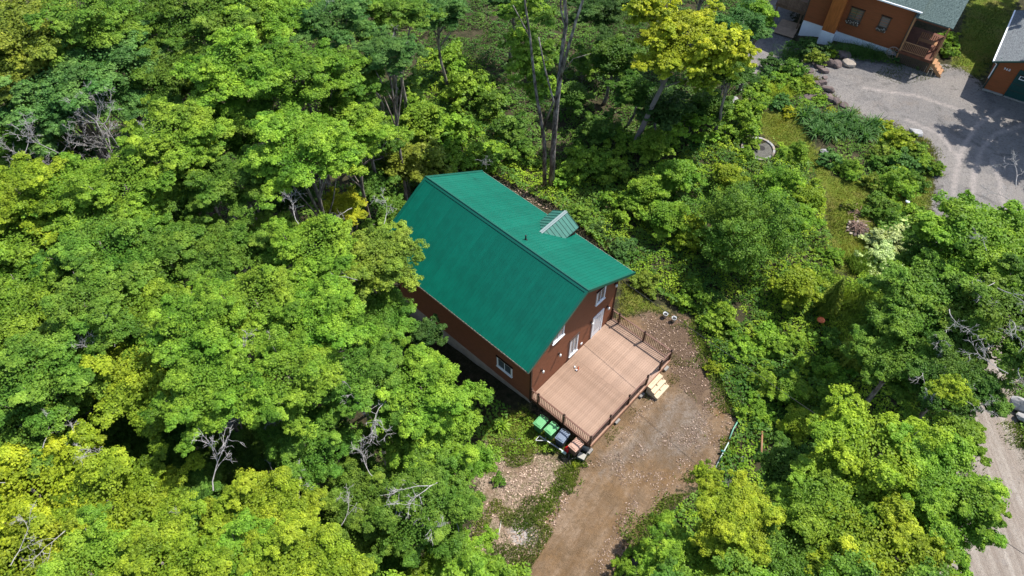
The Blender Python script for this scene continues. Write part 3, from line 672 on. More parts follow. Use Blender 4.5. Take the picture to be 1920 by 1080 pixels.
mb = MB(); mb.box(-.31,.06,-.23,.23,.345,.37); mb.build('lid', mg, cr, bevel=.01)
mb = MB(); mb.box(0,.05,-.3,.3,0,.25); o = mb.build('loose_side', mg, cr, loc=(.36,.05,.2)); o.rotation_euler = (0, R(35), R(8))
tt = thing('trailer_tongue', 'bare metal trailer tongue with an A frame lying beside the bins', 'trailer frame', G(1023, 826, 0), 0)
ms = mat('galvanised', (.36,.37,.36), .45, .5, metal=.5, var=.2); o0 = tt.location
for nm, a, b, w in (('coupler_arm', (1004,826), (1023,826), .045), ('coupler_arm', (1004,826), (1011,817.5), .045), ('main_beam', (1011,817.5), (1062,850), .06)):
    mb = MB(); mb.bar(G(*a, .42)-o0, G(*b, .42 if b[0] < 1030 else .3)-o0, w); mb.build(nm, ms, tt)
mb = MB(); mb.box(-.03,.03,-.03,.03,0,.42); mb.build('jack_leg', ms, tt)
mb = MB(); mb.box(-.14,.14,-.06,.06,.0,.07); o = mb.build('light_bracket', mat('mint_plastic', (.35,.5,.42)), tt, loc=G(1057,849,.3)-o0, rz=-.6)
# buckets, pipes and small stuff
def bucket(px, py, label, c=(.75,.76,.76)):
    t = thing('bucket', label, 'bucket', ground(px, py), 0)
    mb = MB(); mb.lathe([(.13,0),(.16,.36),(.17,.36),(.17,.38),(.15,.38),(.12,.05)], 16); mb.build('pail', mat('pail', tuple(q*.8 for q in c), .5), t, True)
    mb = MB(); mb.lathe([(.145,.0),(.147,.01)], 14, (0,0,.26)); mb.build('contents', mat('wet_soil', (.03,.03,.025)), t)
    mb = MB(); mb.tube([(.17*math.cos(a), .03, .37-.16*math.sin(a)) for a in np.linspace(0, 3.14, 9)], .006, 4); mb.build('bail', M_alu, t)
bucket(1246.5, 594, 'white bucket left of its twin at the grassy edge by the cabin')
bucket(1262.5, 602, 'white bucket right of its twin on the bare soil edge')
def pipe(pts, r, col, label, cat='pipe', z=.12, name='drain_pipe'):
    b = ground(*pts[0]); mb = MB(); P_ = [ground(*p)-b+Vector((0,0,z)) for p in pts]; mb.tube(P_, r, 8)
    o = mb.build(name, mat('pipe_skin', col, .5), None, True, b); tag(o, label, cat); return o
pipe([(1340,880),(1352,856),(1365,832)], .04, (.42,.5,.45), 'pale grey green pipe lying on leaves at the drive edge', z=.2)
pipe([(1366,826),(1374,806),(1386,786)], .045, (.16,.36,.25), 'green pipe lying on leaves above the pale pipe', z=.2)
pipe([(1350,848),(1358,851)], .07, (.05,.2,.17), 'short teal coupling on the pale pipe', 'coupling', z=.24, name='pipe_coupling')
pipe([(1425,816),(1424,838),(1423,866)], .06, (.3,.15,.08), 'rusty brown post lying in the undergrowth right of the drive', 'post', z=.5, name='fallen_post')
oc = tag(MB.build((lambda m: (m.lathe([(.22,0),(.27,.05),(.24,.09),(.1,.13),(.02,.14)], 14), m)[1])(MB()), 'plastic_lid', mat('orange_plastic', (.75,.17,.06), .5), None, True, ground(1533,611)+Vector((0,0,.65))), 'orange plastic lid lying in the undergrowth below the fine leaved tree', 'lid')
sl_t = thing('garden_light', 'white capped black garden light in the lawn beside the driveway bend', 'garden light', ground(1697, 386))
mb = MB(); mb.lathe([(.03,0),(.03,.3),(.12,.32),(.12,.42),(.05,.44)], 10); mb.build('stake', mat('black_metal', (.02,.02,.02), .5), sl_t, True)
mb = MB(); mb.lathe([(.16,.44),(.17,.47),(.1,.53),(.02,.55)], 12); mb.build('cap', M_white, sl_t, True)
tag(MB.build((lambda m: (m.lathe([(.05,0),(.15,.06),(.18,.17),(.14,.28),(.04,.33)], 12), m)[1])(MB()), 'garden_globe', M_white, None, True, ground(1206,1054)+Vector((0,0,.3))), 'round white globe in the bushes at the bottom edge right of the drive', 'globe')
pipe([(940,975),(937,992),(935,1003)], .02, (.6,.57,.5), 'thin pale stick on the dry leaves left of the drive', 'stick', z=.05, name='fallen_stick')
# overhead cable from the cabin corner to beyond the lower right of the frame
A = H(7.85, -.02, 5.35); B_ = G(1925, 1033, 7.2); B2 = B_+(B_-A).normalized()*14
def cable(A, B, sag, r, label):
    mb = MB(); n = 40; L_ = (B-A).length
    mb.tube([A.lerp(B, i/n)-Vector((0,0,sag*4*(i/n)*(1-i/n))) for i in range(n+1)], r, 5, False)
    o = mb.build('overhead_cable', mat('cable_skin', (.05,.05,.05), .9, .05), None, True); tag(o, label, 'cable')
cable(A, B2, .35, .014, 'dark cable slung from the upper right cabin corner over the trees')
# ------------------------------------------------------------------ stones
def rockmesh(seed, flat=.65):
    rs = np.random.RandomState(seed); import bmesh
    bm = bmesh.new(); bmesh.ops.create_icosphere(bm, subdivisions=2, radius=1)
    ax = rs.normal(size=(7,3)); ax /= np.linalg.norm(ax, axis=1, keepdims=True); cut = .38+.42*rs.rand(7)
    for v in bm.verts:
        p = np.array(v.co)
        for a, c in zip(ax, cut):
            d = p@a
            if d > c: p = p-a*(d-c)*.95
        p = p+rs.normal(size=3)*.03; v.co = (p[0], p[1], p[2]*flat)
    me = bpy.data.meshes.new('rock'); bm.to_mesh(me); bm.free(); return me
RM = [rockmesh(i) for i in range(6)]; FM = [rockmesh(i+20, .16) for i in range(3)]
M_rp = mat('purple_brown_stone', (.125,.095,.085), .85, .15, var=.3, vscale=2, bump=.5, bscale=6, rnd=.2)
M_rg = mat('grey_stone', (.31,.30,.29), .85, .15, var=.3, vscale=2, bump=.5, bscale=6, rnd=.12)
M_rt = mat('tan_stone', (.30,.25,.20), .85, .15, var=.25, vscale=2, bump=.4, bscale=6, rnd=.15)
def rock(px, py, r, m, label, group=None, cat='rock', sy=1, name='rock', me=None, dz=0):
    p = ground(px, py); me = (me or random.choice(RM)).copy(); me.materials.clear(); me.materials.append(m)
    rm = r*(p-Vector((0,0,CAMZ))).length/FPX; o = put(name, me, None, p+Vector((0,0,rm*.2+dz)), random.uniform(-.5,.5)-.6, (rm, rm*sy, rm)); tag(o, label, cat, group); return o
for i, (px, py, r, sy) in enumerate(((1518,134,7,1),(1540,134,13,.45),(1521,145,8,1),(1530,158,9,.9),(1542,158,9,.8),(1551,170,12,.8),(1527,183,13,.7),(1515,184,9,1),(1557,186,11,.9),(1568,192,10,.8),(1580,199,9,.9),(1576,105,17,.7),(1589,97,8,1),(1570,124,12,.8),(1552,122,13,.7),(1532,125,12,.6),(1500,186,8,.8),(1545,146,6,1))):
    rock(px, py, r, M_rp, 'purple brown stone in the rough border wall left of the gravel driveway', 'purple brown border stones by the gravel driveway', sy=sy)
rock(1590,121,13,M_rt,'tan angular slab leaning in the shade of the house', sy=.8)
for px, py, r, l in ((1592,209,6,'small pale stone below the lowest purple brown border stone'),(1584,212,5,'smaller pale stone at the top right of the daylilies'),(1507,105,5,'small pale stone in the dark bed below the chimney base')): rock(px, py, r, M_rt, l)
rock(1712,250,15,M_rg,'large pale grey rock at the driveway edge of the planted island', sy=.6)
rock(1736,434,14,M_rg,'large pale grey boulder at the narrow end of the gravel driveway', sy=1.1)
rock(1744,419,7,M_rt,'tan stone touching the pale boulder at the driveway end', sy=.6)
rock(1714,482,8,M_rg,'grey rock half hidden under leaves below the pale boulder')
rock(1905,766,19,M_rg,'upper grey boulder on the bank at the right edge of the dirt road', sy=.7, dz=.3)
rock(1916,790,14,M_rg,'lower grey boulder on the bank at the right edge of the dirt road', sy=.7, dz=.2)
rock(1655,578,10,M_rg,'grey rock in the gap between undergrowth and the big right tree')
rock(1585,680,13,M_rg,'left of two grey slabs below the dark shrubs', sy=.4)
rock(1604,678,10,M_rg,'right of two grey slabs below the dark shrubs', sy=.7)
rock(1190,1056,11,M_rp,'brown stone beside the white globe at the bottom edge')
rock(1395,864,8,M_rg,'pale stone among dark ground leaves right of the pipes')
rock(1545,288,9,M_rg,'grey stone below the long leaved daylilies')
STEPW = ['topmost','second','third','fourth','fifth','sixth','seventh','eighth','lowest']
for si, (px, py) in enumerate(((1413,124),(1405,132),(1399,141),(1388,158),(1385,168),(1378,186),(1377,194),(1374,228),(1362,250))):
    rock(px, py, 6.5, M_rg, STEPW[si]+' flat round stepping stone counted down the garden path', 'stepping stones of the garden path', 'stepping stone', .8, 'stepping_stone', FM[px % 3], .03)
# round garden basin
pc = ground(1421, 280); pond = thing('garden_basin', 'round stone rimmed garden basin beside the brown lawn patch', 'basin', pc)
for i in range(20):
    a = 2*math.pi*i/20; mb = MB(); mb.box(-.2,.2,-.10,.10,-.05,.14); mb.build('rim_stone', M_rg if i % 3 else M_rt, pond, loc=(1.25*math.cos(a), 1.25*math.sin(a), random.uniform(0,.02)), rz=a+math.pi/2, bevel=.02)
mb = MB(); mb.lathe([(1.17,0),(1.17,.04)], 24); mb.build('bed', mat('basin_gravel', (.10,.095,.08), .9, var=.4, vscale=9), pond)
mb = MB(); mb.lathe([(.3,.04),(.28,.045)], 12, (.3,.1,.004)); mb.build('drain_hole', mat('dark_hole', (.015,.012,.01)), pond)
# fire pit
fc = ground(1607, 430); fp = thing('fire_pit', 'ring of stones with a heap of sticks on the lawn', 'fire pit', fc)
for i in range(15):
    a = 2*math.pi*i/15; me = random.choice(RM).copy(); me.materials.append(M_rt if i % 2 else M_rp); put('stone', me, fp, (.72*math.cos(a), .72*math.sin(a), .08), a, (.17,.12,.13))
mb = MB(); mb.lathe([(.66,0),(.5,.05)], 20); mb.build('ash_bed', mat('ash', (.06,.05,.045), .95), fp)
M_st = mat('dry_stick', (.26,.17,.13), .9, .1, rnd=.5)
def sticks(t, n, rad, h, ln, th=.02):
    for i in range(n):
        a = random.uniform(0, 6.28); c = Vector((random.gauss(0, rad*.4), random.gauss(0, rad*.4), .06+abs(random.gauss(0, h)))); d = Vector((math.cos(a), math.sin(a), random.uniform(-.15,.15)))*ln*random.uniform(.5,1)*.5
        mb = MB(); mb.tube([c-d, c+Vector((0,0,.03)), c+d], [th, th*.9, th*.5], 5, False); mb.build('stick', M_st, t)
sticks(thing('stick_heap', 'tangled heap of dry sticks piled inside the stone ring', 'sticks', fc+Vector((0,0,.06))), 46, .6, .16, 1.2)
sticks(thing('stick_heap', 'small heap of dry twigs on the grass above the fire pit', 'sticks', ground(1602, 398)), 26, .55, .05, .9, .014)
# ------------------------------------------------------------------ second house
M_or = mat('orange_cladding', (.29,.09,.026), .6, .3, var=.4, vscale=2.2, stretch=(.5,1,6), col2=(.19,.05,.016))
M_wf = mat('white_foundation', (.72,.74,.76), .85, .1, var=.06)
M_frame = mat('dark_bronze', (.07,.05,.035), .5)
M_gut = mat('white_gutter', (.82,.83,.84), .4)
def shingle():
    m = mat('grey_green_shingle', (.062,.092,.088), .9, .1, var=.35, vscale=5, bump=.3, bscale=30, stretch=(3,1,1), col2=(.115,.15,.135)); return m
M_sh = shingle(); M_sh2 = mat('grey_shingle', (.115,.115,.125), .9, .1, var=.3, vscale=5, bump=.3, bscale=30, stretch=(3,1,1), col2=(.17,.19,.19))
def shroof(mb, x0, x1, y0, z0, y1, z1, M=I4, ex=.16, th=.012, base=.1):
    "courses of shingles from the eave (y0,z0) up to (y1,z1)"
    L_ = math.hypot(y1-y0, z1-z0); n = int(L_/ex); d = Vector((0, (y1-y0)/L_, (z1-z0)/L_)); nn = Vector((1,0,0)).cross(d); nn = nn if nn.z > 0 else -nn
    o = Vector((0, y0, z0))
    for i in range(n):
        a = o+d*(i*L_/n); b = o+d*((i+1)*L_/n+.01); x = x0; c0 = 0
        for (p, q) in (((a+nn*th, b+nn*.001), 0), ((a, a+nn*th), 1)):
            u, v = p; mb.quad(*[M @ w for w in (Vector((x0, u.y, u.z)), Vector((x1, u.y, u.z)), Vector((x1, v.y, v.z)), Vector((x0, v.y, v.z)))])
    A_, B2_ = o, o+d*L_
    for xx in (x0, x1): mb.quad(*[M @ w for w in (Vector((xx, A_.y, A_.z)), Vector((xx, B2_.y, B2_.z)), Vector((xx, B2_.y, B2_.z-base)), Vector((xx, A_.y, A_.z-base)))])
    mb.quad(*[M @ w for w in (Vector((x0, A_.y, A_.z)), Vector((x1, A_.y, A_.z)), Vector((x1, A_.y, A_.z-base)), Vector((x0, A_.y, A_.z-base)))])
    mb.quad(*[M @ w for w in (Vector((x0, A_.y, A_.z-base)), Vector((x1, A_.y, A_.z-base)), Vector((x1, B2_.y, B2_.z-base)), Vector((x0, B2_.y, B2_.z-base)))])
h2 = thing('timber_house', 'orange timber house with white foundation and grey green shingle roof', 'house', (27.44, 61.69, 0), R(-34.09))
mb = MB(); lap(mb, wallM(0,0,0), 8.85, .6, 4.9, .24, .06); mb.build('wall', M_or, h2)
mb = MB(); lap(mb, wallM(8.85,0,math.pi/2), 8.5, .6, 4.9, .2, .025); mb.build('wall', M_or, h2)
mb = MB(); lap(mb, wallM(0,8.5,-math.pi/2), 8.5, .6, 4.9, .2, .025); mb.build('wall', M_or, h2)
mb = MB(); mb.box(.03, 8.82, .03, 8.5, -2.2, .6); mb.build('foundation', M_wf, h2)
for x in (-.06, 8.8): mb = MB(); mb.box(x, x+.11, -.06, .05, .55, 4.75); mb.build('corner_board', M_frame, h2)
rf = MB(); shroof(rf, -2.5, 9.3, -.5, 4.92, 4.2, 6.8); shroof(rf, -9.3, 2.5, -9, 4.92, -4.2, 6.8, Matrix.Rotation(math.pi, 4, 'Z')); r2 = rf.build('roof', M_sh, h2)
mb = MB(); mb.box(-2.5, 9.3, -.60, -.5, 4.80, 4.92); mb.build('gutter', M_gut, r2)
mb = MB(); mb.quad((8.85,0,4.9),(8.85,8.5,4.9),(8.85,4.2,6.7)); mb.build('gable', M_or, h2)
mb = MB(); mb.box(2.03, 3.22, -.8, -.03, .7, 8.2); mb.build('chimney', mat('chimney_cladding', (.36,.11,.026), .6, .3, var=.3, vscale=2, stretch=(3,3,.5)), h2)
mb = MB(); mb.box(2.03, 3.26, -.84, .02, -2.2, .69); mb.build('chimney_base', M_wf, h2)
for x, z, w in ((3.68, 2.0, 1.2), (6.36, 2.25, .84)):
    f = window(h2, Matrix.Translation((x, -.02, z)), w, 1.25 if w > 1 else 1.08, M_frame, mat('house_glass', (.10,.095,.085), .08, .8), 'v' if w > 1 else '', .08)
    mb = MB(); mb.box(x+.05, x+w-.05, -.32, -.12, z-.28, z-.06); mb.build('flower_box', M_frame, f)
    mb = MB()
    for k in range(26):
        c = Vector((x+random.uniform(0, w), random.uniform(-.36,-.1), z-.1+random.uniform(-.12,.16))); r_ = random.uniform(.025,.045)
        mb.lathe([(r_*.3,-r_), (r_, 0), (r_*.3, r_)], 5, c)
    mb.build('flowers', mat('pale_flowers', (.6,.55,.45), .8, rnd=.1), f)
# porch
pr = thing('porch', 'dark timber porch with shingled roof at the right end of the house', 'porch', (27.44, 61.69, 0), R(-34.09))
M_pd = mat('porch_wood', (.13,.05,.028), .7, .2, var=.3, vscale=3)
M_pl = mat('sunlit_porch_wood', (.36,.19,.09), .7, .2, var=.2)  # lighter copy of the porch wood, sunlight put into the colour
for i in range(22): mb = MB(); mb.box(8.95, 11.85, -.75+i*.2, -.56+i*.2, 1.16, 1.2); mb.build('floor_board', M_pd, pr)
for q in ((8.95, 11.85, -.79, -.755), (11.855, 11.89, -.79, 3.6)): mb = MB(); mb.box(*q, .95, 1.2); mb.build('rim_board', M_pd, pr)
mb = MB()
for i in range(19): mb.box(9.0+i*.155, 9.12+i*.155, -.77, -.74, .0, .95)
mb.build('skirt_slats', M_frame, pr)
for x, y in ((9.0,-.7),(11.8,-.7),(11.8,3.5),(11.8,1.4)): mb = MB(); mb.box(x-.07,x+.07,y-.07,y+.07,.0,4.4); mb.build('post', M_pl, pr)
mb = MB(); mb.bar((9.0,-.7,2.1),(11.1,-.7,2.1),.09,.05); mb.bar((11.8,-.0,2.1),(11.8,3.5,2.1),.09,.05); mb.bar((9.0,-.7,1.3),(11.1,-.7,1.3),.05,.05); mb.bar((11.8,0,1.3),(11.8,3.5,1.3),.05,.05); mb.build('rail', M_pl, pr)
for i in range(14): mb = MB(); mb.box(9.12+i*.145,9.16+i*.145,-.72,-.68,1.3,2.08); mb.build('baluster', M_pl, pr)
for i in range(22): mb = MB(); mb.box(11.78,11.82,.1+i*.155,.14+i*.155,1.3,2.08); mb.build('baluster', M_pl, pr)
rf = MB(); shroof(rf, 8.95, 12.08, -.68, 4.47, 4.2, 6.42); shroof(rf, -12.08, -8.95, -9, 4.5, -4.2, 6.42, Matrix.Rotation(math.pi, 4, 'Z')); rf.build('roof', M_sh, pr)
mb = MB(); mb.box(9.0, 12.0, -.6, 4.1, 4.2, 4.32); mb.build('ceiling_beam', M_pd, pr)
st2 = thing('porch_steps', 'sunlit orange brown wooden steps leading off the porch corner', 'steps', (27.44, 61.69, 0), R(-34.09))
for i, z in enumerate((1.0, .76, .52, .28)): mb = MB(); mb.box(11.92+i*.26, 12.2+i*.26, -.75, .15, z-.04, z); mb.build('tread', M_pl, st2)
mb = MB(); mb.bar((11.9,-.78,.92),(13.0,-.78,.0),.05,.26); mb.bar((11.9,.18,.92),(13.0,.18,.0),.05,.26); mb.build('stringer', M_pl, st2)
bn = thing('porch_bench', 'slatted wooden bench standing on the porch', 'bench', h2.matrix_world @ Vector((0,0,0)), 0)
bn.location = Vector((27.44,61.69,1.2))+Matrix.Rotation(R(-34.09),3,'Z') @ Vector((10.0,1.2,0)); bn.rotation_euler = (0,0,R(-34.09))
for i in range(5): mb = MB(); mb.box(-.1,1.5,-.25+i*.11,-.17+i*.11,.42,.45); mb.build('seat_slat', M_pl, bn)
for i in range(9): mb = MB(); mb.box(-.05+i*.17,.02+i*.17,.34,.37,.45,.95); mb.build('back_slat', M_pl, bn)
for x in (-.05, 1.4):
    for y in (-.22, .3): mb = MB(); mb.box(x,x+.06,y,y+.06,0,.42); mb.build('leg', M_pl, bn)
# wagon wheel
ww = thing('wagon_wheel', 'old wagon wheel leaning on the house wall near the porch', 'wheel', (27.44, 61.69, 0), R(-34.09))
ww.location = Vector((27.44,61.69,.62))+Matrix.Rotation(R(-34.09),3,'Z') @ Vector((8.55,-.5,0)); ww.rotation_euler = (R(-14),0,R(-34.09))
M_wh = mat('weathered_wheel', (.3,.22,.17), .8)
mb = MB(); mb.tube([(.5*math.cos(a),0,.5*math.sin(a)) for a in np.linspace(0,6.283,25)], .045, 6, False); mb.build('rim', M_wh, ww, True)
for i in range(10): a = i*.628; mb = MB(); mb.bar((.06*math.cos(a),0,.06*math.sin(a)),(.47*math.cos(a),0,.47*math.sin(a)),.035); mb.build('spoke', M_wh, ww)
mb = MB(); mb.tube([(0,-.08,0),(0,.08,0)], .08, 10); mb.build('hub', M_wh, ww)
# side deck of the house
sdk = thing('side_deck', 'weathered raised deck with board railing left of the orange house', 'deck', (27.44, 61.69, 0), R(-34.09))
M_wd = mat('weathered_deck', (.16,.10,.065), .8, .15, var=.3, vscale=3, rnd=.15)
for i in range(20): mb = MB(); mb.box(-2.9,-.1,.35+i*.2,.54+i*.2,1.1,1.14); mb.build('floor_board', M_wd, sdk)
mb = MB(); mb.box(-2.95,-.08,.28,.34,.85,1.16); mb.build('rim_board', M_wd, sdk)
for i in range(20): mb = MB(); mb.box(-2.9+i*.14,-2.81+i*.14,.22,.26,1.0,2.1); mb.build('rail_board', M_wd, sdk)
mb = MB(); mb.box(-2.95,-.08,.18,.30,2.1,2.14); mb.build('rail_cap', M_wd, sdk)
for x, y in ((-2.8,.5),(-2.8,4),(-.4,.5)): mb = MB(); mb.box(x-.07,x+.07,y-.07,y+.07,-1.8,1.1); mb.build('post', M_wd, sdk)
pp = [ground(*q) for q in ((1448,62),(1486,74),(1500,48),(1466,38))]
ram = thing('plywood_ramp', 'low plywood platform on the gravel under the side deck', 'platform', pp[0])
for i in range(8):
    a, b, c, d = pp; f0, f1 = i/8, (i+.94)/8; q = [a.lerp(d, f0), b.lerp(c, f0), b.lerp(c, f1), a.lerp(d, f1)]; mb = MB()
    up = [v-pp[0]+Vector((0,0,.18)) for v in q]; dn = [v-Vector((0,0,.06)) for v in up]; mb.quad(*up); mb.quad(*dn[::-1])
    for k in range(4): mb.quad(up[k], dn[k], dn[(k+1) % 4], up[(k+1) % 4])
    mb.build('plank', mat('plywood', (.30,.2,.13), .8, var=.2, rnd=.1) if i == 0 else bpy.data.materials['plywood'], ram)
# ------------------------------------------------------------------ garage
ga = thing('garage', 'orange clad garage with dark green door and grey shingle roof', 'garage', (40.92, 52.12, 0), R(-33.3))
GW, GS = 6.4, .40; zt = lambda s: 3.1+GS*min(s, GW-s)
mb = MB(); lap(mb, wallM(0,0,0), GW, .15, 4.3, .2, .025, slopes=(lambda z: (z-3.1)/GS, lambda z: GW-(z-3.1)/GS)); mb.build('wall', M_or, ga)
mb = MB(); lap(mb, wallM(0,8,-math.pi/2), 8, .15, 3.15, .2, .025); mb.build('wall', M_or, ga)
mb = MB(); mb.box(-.02,1.62,-.10,.02,-.1,.16); mb.box(1.72,4.95,-.12,.02,-.1,.13); mb.box(5.0,GW,-.1,.02,-.1,.16); mb.build('foundation', M_block, ga)
mb = MB(); mb.box(-.06,.05,-.07,.05,.12,3.15); mb.build('corner_board', mat('dark_green_trim', (.012,.04,.03), .5), ga)
rf = MB()
for sgn in (0, 1):
    M = Matrix.Rotation(-math.pi/2, 4, 'Z') if sgn == 0 else Matrix.Translation((GW,0,0)) @ Matrix.Rotation(math.pi/2, 4, 'Z')
    if sgn == 0: shroof(rf, -8.4, .42, -.42, 2.97, GW/2, 2.97+GS*(GW/2+.42), M)
    else: shroof(rf, -.42, 8.4, -.42, 2.97, GW/2, 2.97+GS*(GW/2+.42), M)
r3 = rf.build('roof', M_sh2, ga)
mb = MB(); mb.box(-.53,-.42,-.42,8.4,2.88,2.99); mb.build('gutter', M_gut, r3)
mb = MB(); mb.bar((-.42,-.44,2.9),(GW/2,-.44,2.9+GS*(GW/2+.42)),.04,.14); mb.bar((GW+.42,-.44,2.9),(GW/2,-.44,2.9+GS*(GW/2+.42)),.04,.14); mb.build('rake_trim', mat('green_rake', (.02,.07,.055), .5), r3)
mb = MB(); mb.tube([(-.45,-.3,2.9),(-.12,-.1,2.6),(-.1,-.1,1.2)], .04, 6, False); mb.build('downspout', M_gut, ga)
mb = MB(); mb.box(1.68,4.9,-.07,0,.14,2.72); gd = mb.build('garage_door', mat('green_door', (.008,.05,.045), .45, .4, var=.15), ga)
for k in range(1,4): mb = MB(); mb.box(1.72,4.86,-.078,-.071,.14+k*.645-.012,.14+k*.645+.012); mb.build('panel_joint', M_frame, gd)
for x in (1.95, 3.0, 4.05): window(gd, Matrix.Translation((x,-.07,1.92)), .5, .36, M_gut, mat('garage_glass', (.01,.03,.04), .1, .8), '', .06, 'door_window', .03, False)
for i, ch in enumerate('968'):
    cu = bpy.data.curves.new('house_number', 'FONT'); cu.body = ch; cu.size = .3; cu.extrude = .012; cu.align_x = 'CENTER'
    tmp = bpy.data.objects.new('tmp', cu); COL.objects.link(tmp); bpy.context.view_layer.update()
    me = bpy.data.meshes.new_from_object(tmp.evaluated_get(bpy.context.evaluated_depsgraph_get())); COL.objects.unlink(tmp); bpy.data.objects.remove(tmp)
    me.materials.clear(); me.materials.append(M_white); o = put('number_digit', me, ga, (.62+i*.19, -.045, 2.32)); o.rotation_euler = (R(90), 0, 0)
# ------------------------------------------------------------------ forest left of the cabin, in rows from the bottom edge upwards
ROWS = [
 ('first', [(35,1050,12,125,'Y'),(165,1075,12,115,'L'),(300,1060,12.5,120,'Y'),(430,1065,12,105,'L'),(560,1065,12,115,'Y'),(700,1075,10,100,'G'),(830,1060,9.5,95,'L')]),
 ('second', [(60,915,12,135,'A'),(205,940,12.5,125,'Y'),(490,960,13,105,'Y'),(665,950,10,95,'G'),(790,950,10,110,'G'),(360,960,9,95,'D')]),
 ('third', [(35,800,11.5,105,'G'),(150,810,8,85,'D'),(300,850,8,95,'D'),(440,860,8,90,'D'),(570,830,10.5,95,'G'),(650,850,8,85,'D'),(810,850,11,120,'L')]),
 ('fourth', [(60,690,12,110,'G'),(165,690,11,95,'G'),(275,700,13,120,'Y'),(395,715,13,110,'L'),(540,705,12.5,115,'L'),(680,700,11,95,'G'),(790,725,11,110,'L')]),
 ('fifth', [(40,570,12.5,115,'L'),(160,570,12,105,'G'),(265,590,12.5,105,'L'),(375,600,13,105,'L'),(480,560,12.5,110,'L'),(600,590,12,110,'L'),(710,590,10,85,'G')]),
 ('sixth', [(60,455,12,120,'L'),(185,455,12,110,'G'),(300,475,12,105,'G'),(410,460,11.5,90,'G'),(500,440,12,75,'G'),(590,460,12.5,110,'L'),(715,470,12,98,'O')]),
 ('seventh', [(30,355,12,95,'Y'),(120,350,12.5,100,'L'),(235,345,12,105,'L'),(340,345,12,95,'G'),(440,330,11.5,90,'G'),(640,385,8,55,'A')]),
 ('eighth', [(15,230,11,80,'G'),(110,165,12.5,105,'B'),(330,245,12.5,105,'L'),(435,230,12,95,'G'),(560,260,13,115,'L'),(660,235,12,90,'L')]),
 ('ninth', [(200,120,12.5,110,'B'),(325,130,12.5,95,'G'),(440,120,13,110,'L'),(560,130,13,110,'L'),(655,140,12,85,'G'),(725,90,12.5,65,'B')]),
 ('tenth', [(45,50,13,120,'O'),(160,30,13,90,'G'),(270,20,11,70,'G'),(390,20,13,100,'G'),(505,10,13,100,'L'),(620,20,12,80,'B'),(735,10,12,75,'G'),(90,120,12,60,'O')]),
]
ORD = ['leftmost','second from the left','third from the left','fourth from the left','fifth from the left','sixth from the left','seventh from the left','eighth from the left']
for place, row in ROWS:
    order = sorted(range(len(row)), key=lambda i: row[i][0])
    for rank, i in enumerate(order):
        px, py, z, r, c = row[i]
        lab = '%s maple, %s in the %s forest row above the bottom edge' % (CN[c], ORD[rank].replace('from the', 'from'), place)
        tree(px, py, z+(((px*31+py*17) % 23)/22-.5)*2.2, r, c, ' '.join(lab.split()), group='maples of the left forest')
# extra low crowns filling the gaps
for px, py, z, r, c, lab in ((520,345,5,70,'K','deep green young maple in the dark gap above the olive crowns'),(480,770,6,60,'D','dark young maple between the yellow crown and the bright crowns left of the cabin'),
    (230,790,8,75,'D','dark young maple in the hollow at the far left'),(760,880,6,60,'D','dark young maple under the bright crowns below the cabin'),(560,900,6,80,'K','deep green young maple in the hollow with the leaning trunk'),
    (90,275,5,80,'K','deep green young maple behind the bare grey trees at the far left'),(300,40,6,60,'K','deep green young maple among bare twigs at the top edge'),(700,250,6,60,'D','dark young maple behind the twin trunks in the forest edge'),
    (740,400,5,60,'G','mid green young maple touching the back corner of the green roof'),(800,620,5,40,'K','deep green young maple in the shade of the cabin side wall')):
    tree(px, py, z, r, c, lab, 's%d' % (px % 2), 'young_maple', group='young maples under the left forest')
# bare dead trees
def dead_tree(px, py, z, label, n=9, sc=1.):
    b = ground(px, py); t = thing('dead_tree', label, 'dead tree', G(px, py, z)*1); t.location.z = gzf(t.location.x, t.location.y)
    rnd = random.Random(px); h = z-t.location.z; mb = MB(); pts = bend_trunk(mb, Vector((0,0,0)), Vector((rnd.uniform(-1,1), rnd.uniform(-1,1), h)), .06, rnd); mb.build('trunk', M_dead, t, True)
    for i in range(n):
        p = pts[4+i % 4]; o = put('branch', DEADB[i % 5], t, p, 0, sc*rnd.uniform(.8,1.3)); o.rotation_euler = (R(rnd.uniform(-30,30)), R(rnd.uniform(-60,-15)), R(i*137+rnd.uniform(-20,20)))
    return t
dead_tree(150, 245, 11.5, 'bare grey dead tree with spreading branches in the dark hollow at the far left', 13, 1.2)
dead_tree(120, 275, 11, 'bare grey dead tree just below the large bare one', 10, 1.1)
dead_tree(195, 215, 11.5, 'bare grey dead tree just right of the large bare one', 9, 1.0)
dead_tree(35, 300, 11, 'bare grey dead tree nearest the left edge of the photo', 10, 1.0)
dead_tree(300, 18, 11, 'bare grey dead tree at the top edge between two crowns', 9, 1.0)
dead_tree(610, 15, 12, 'bare twiggy dead tree at the top edge right of the first one', 7, 1.0)
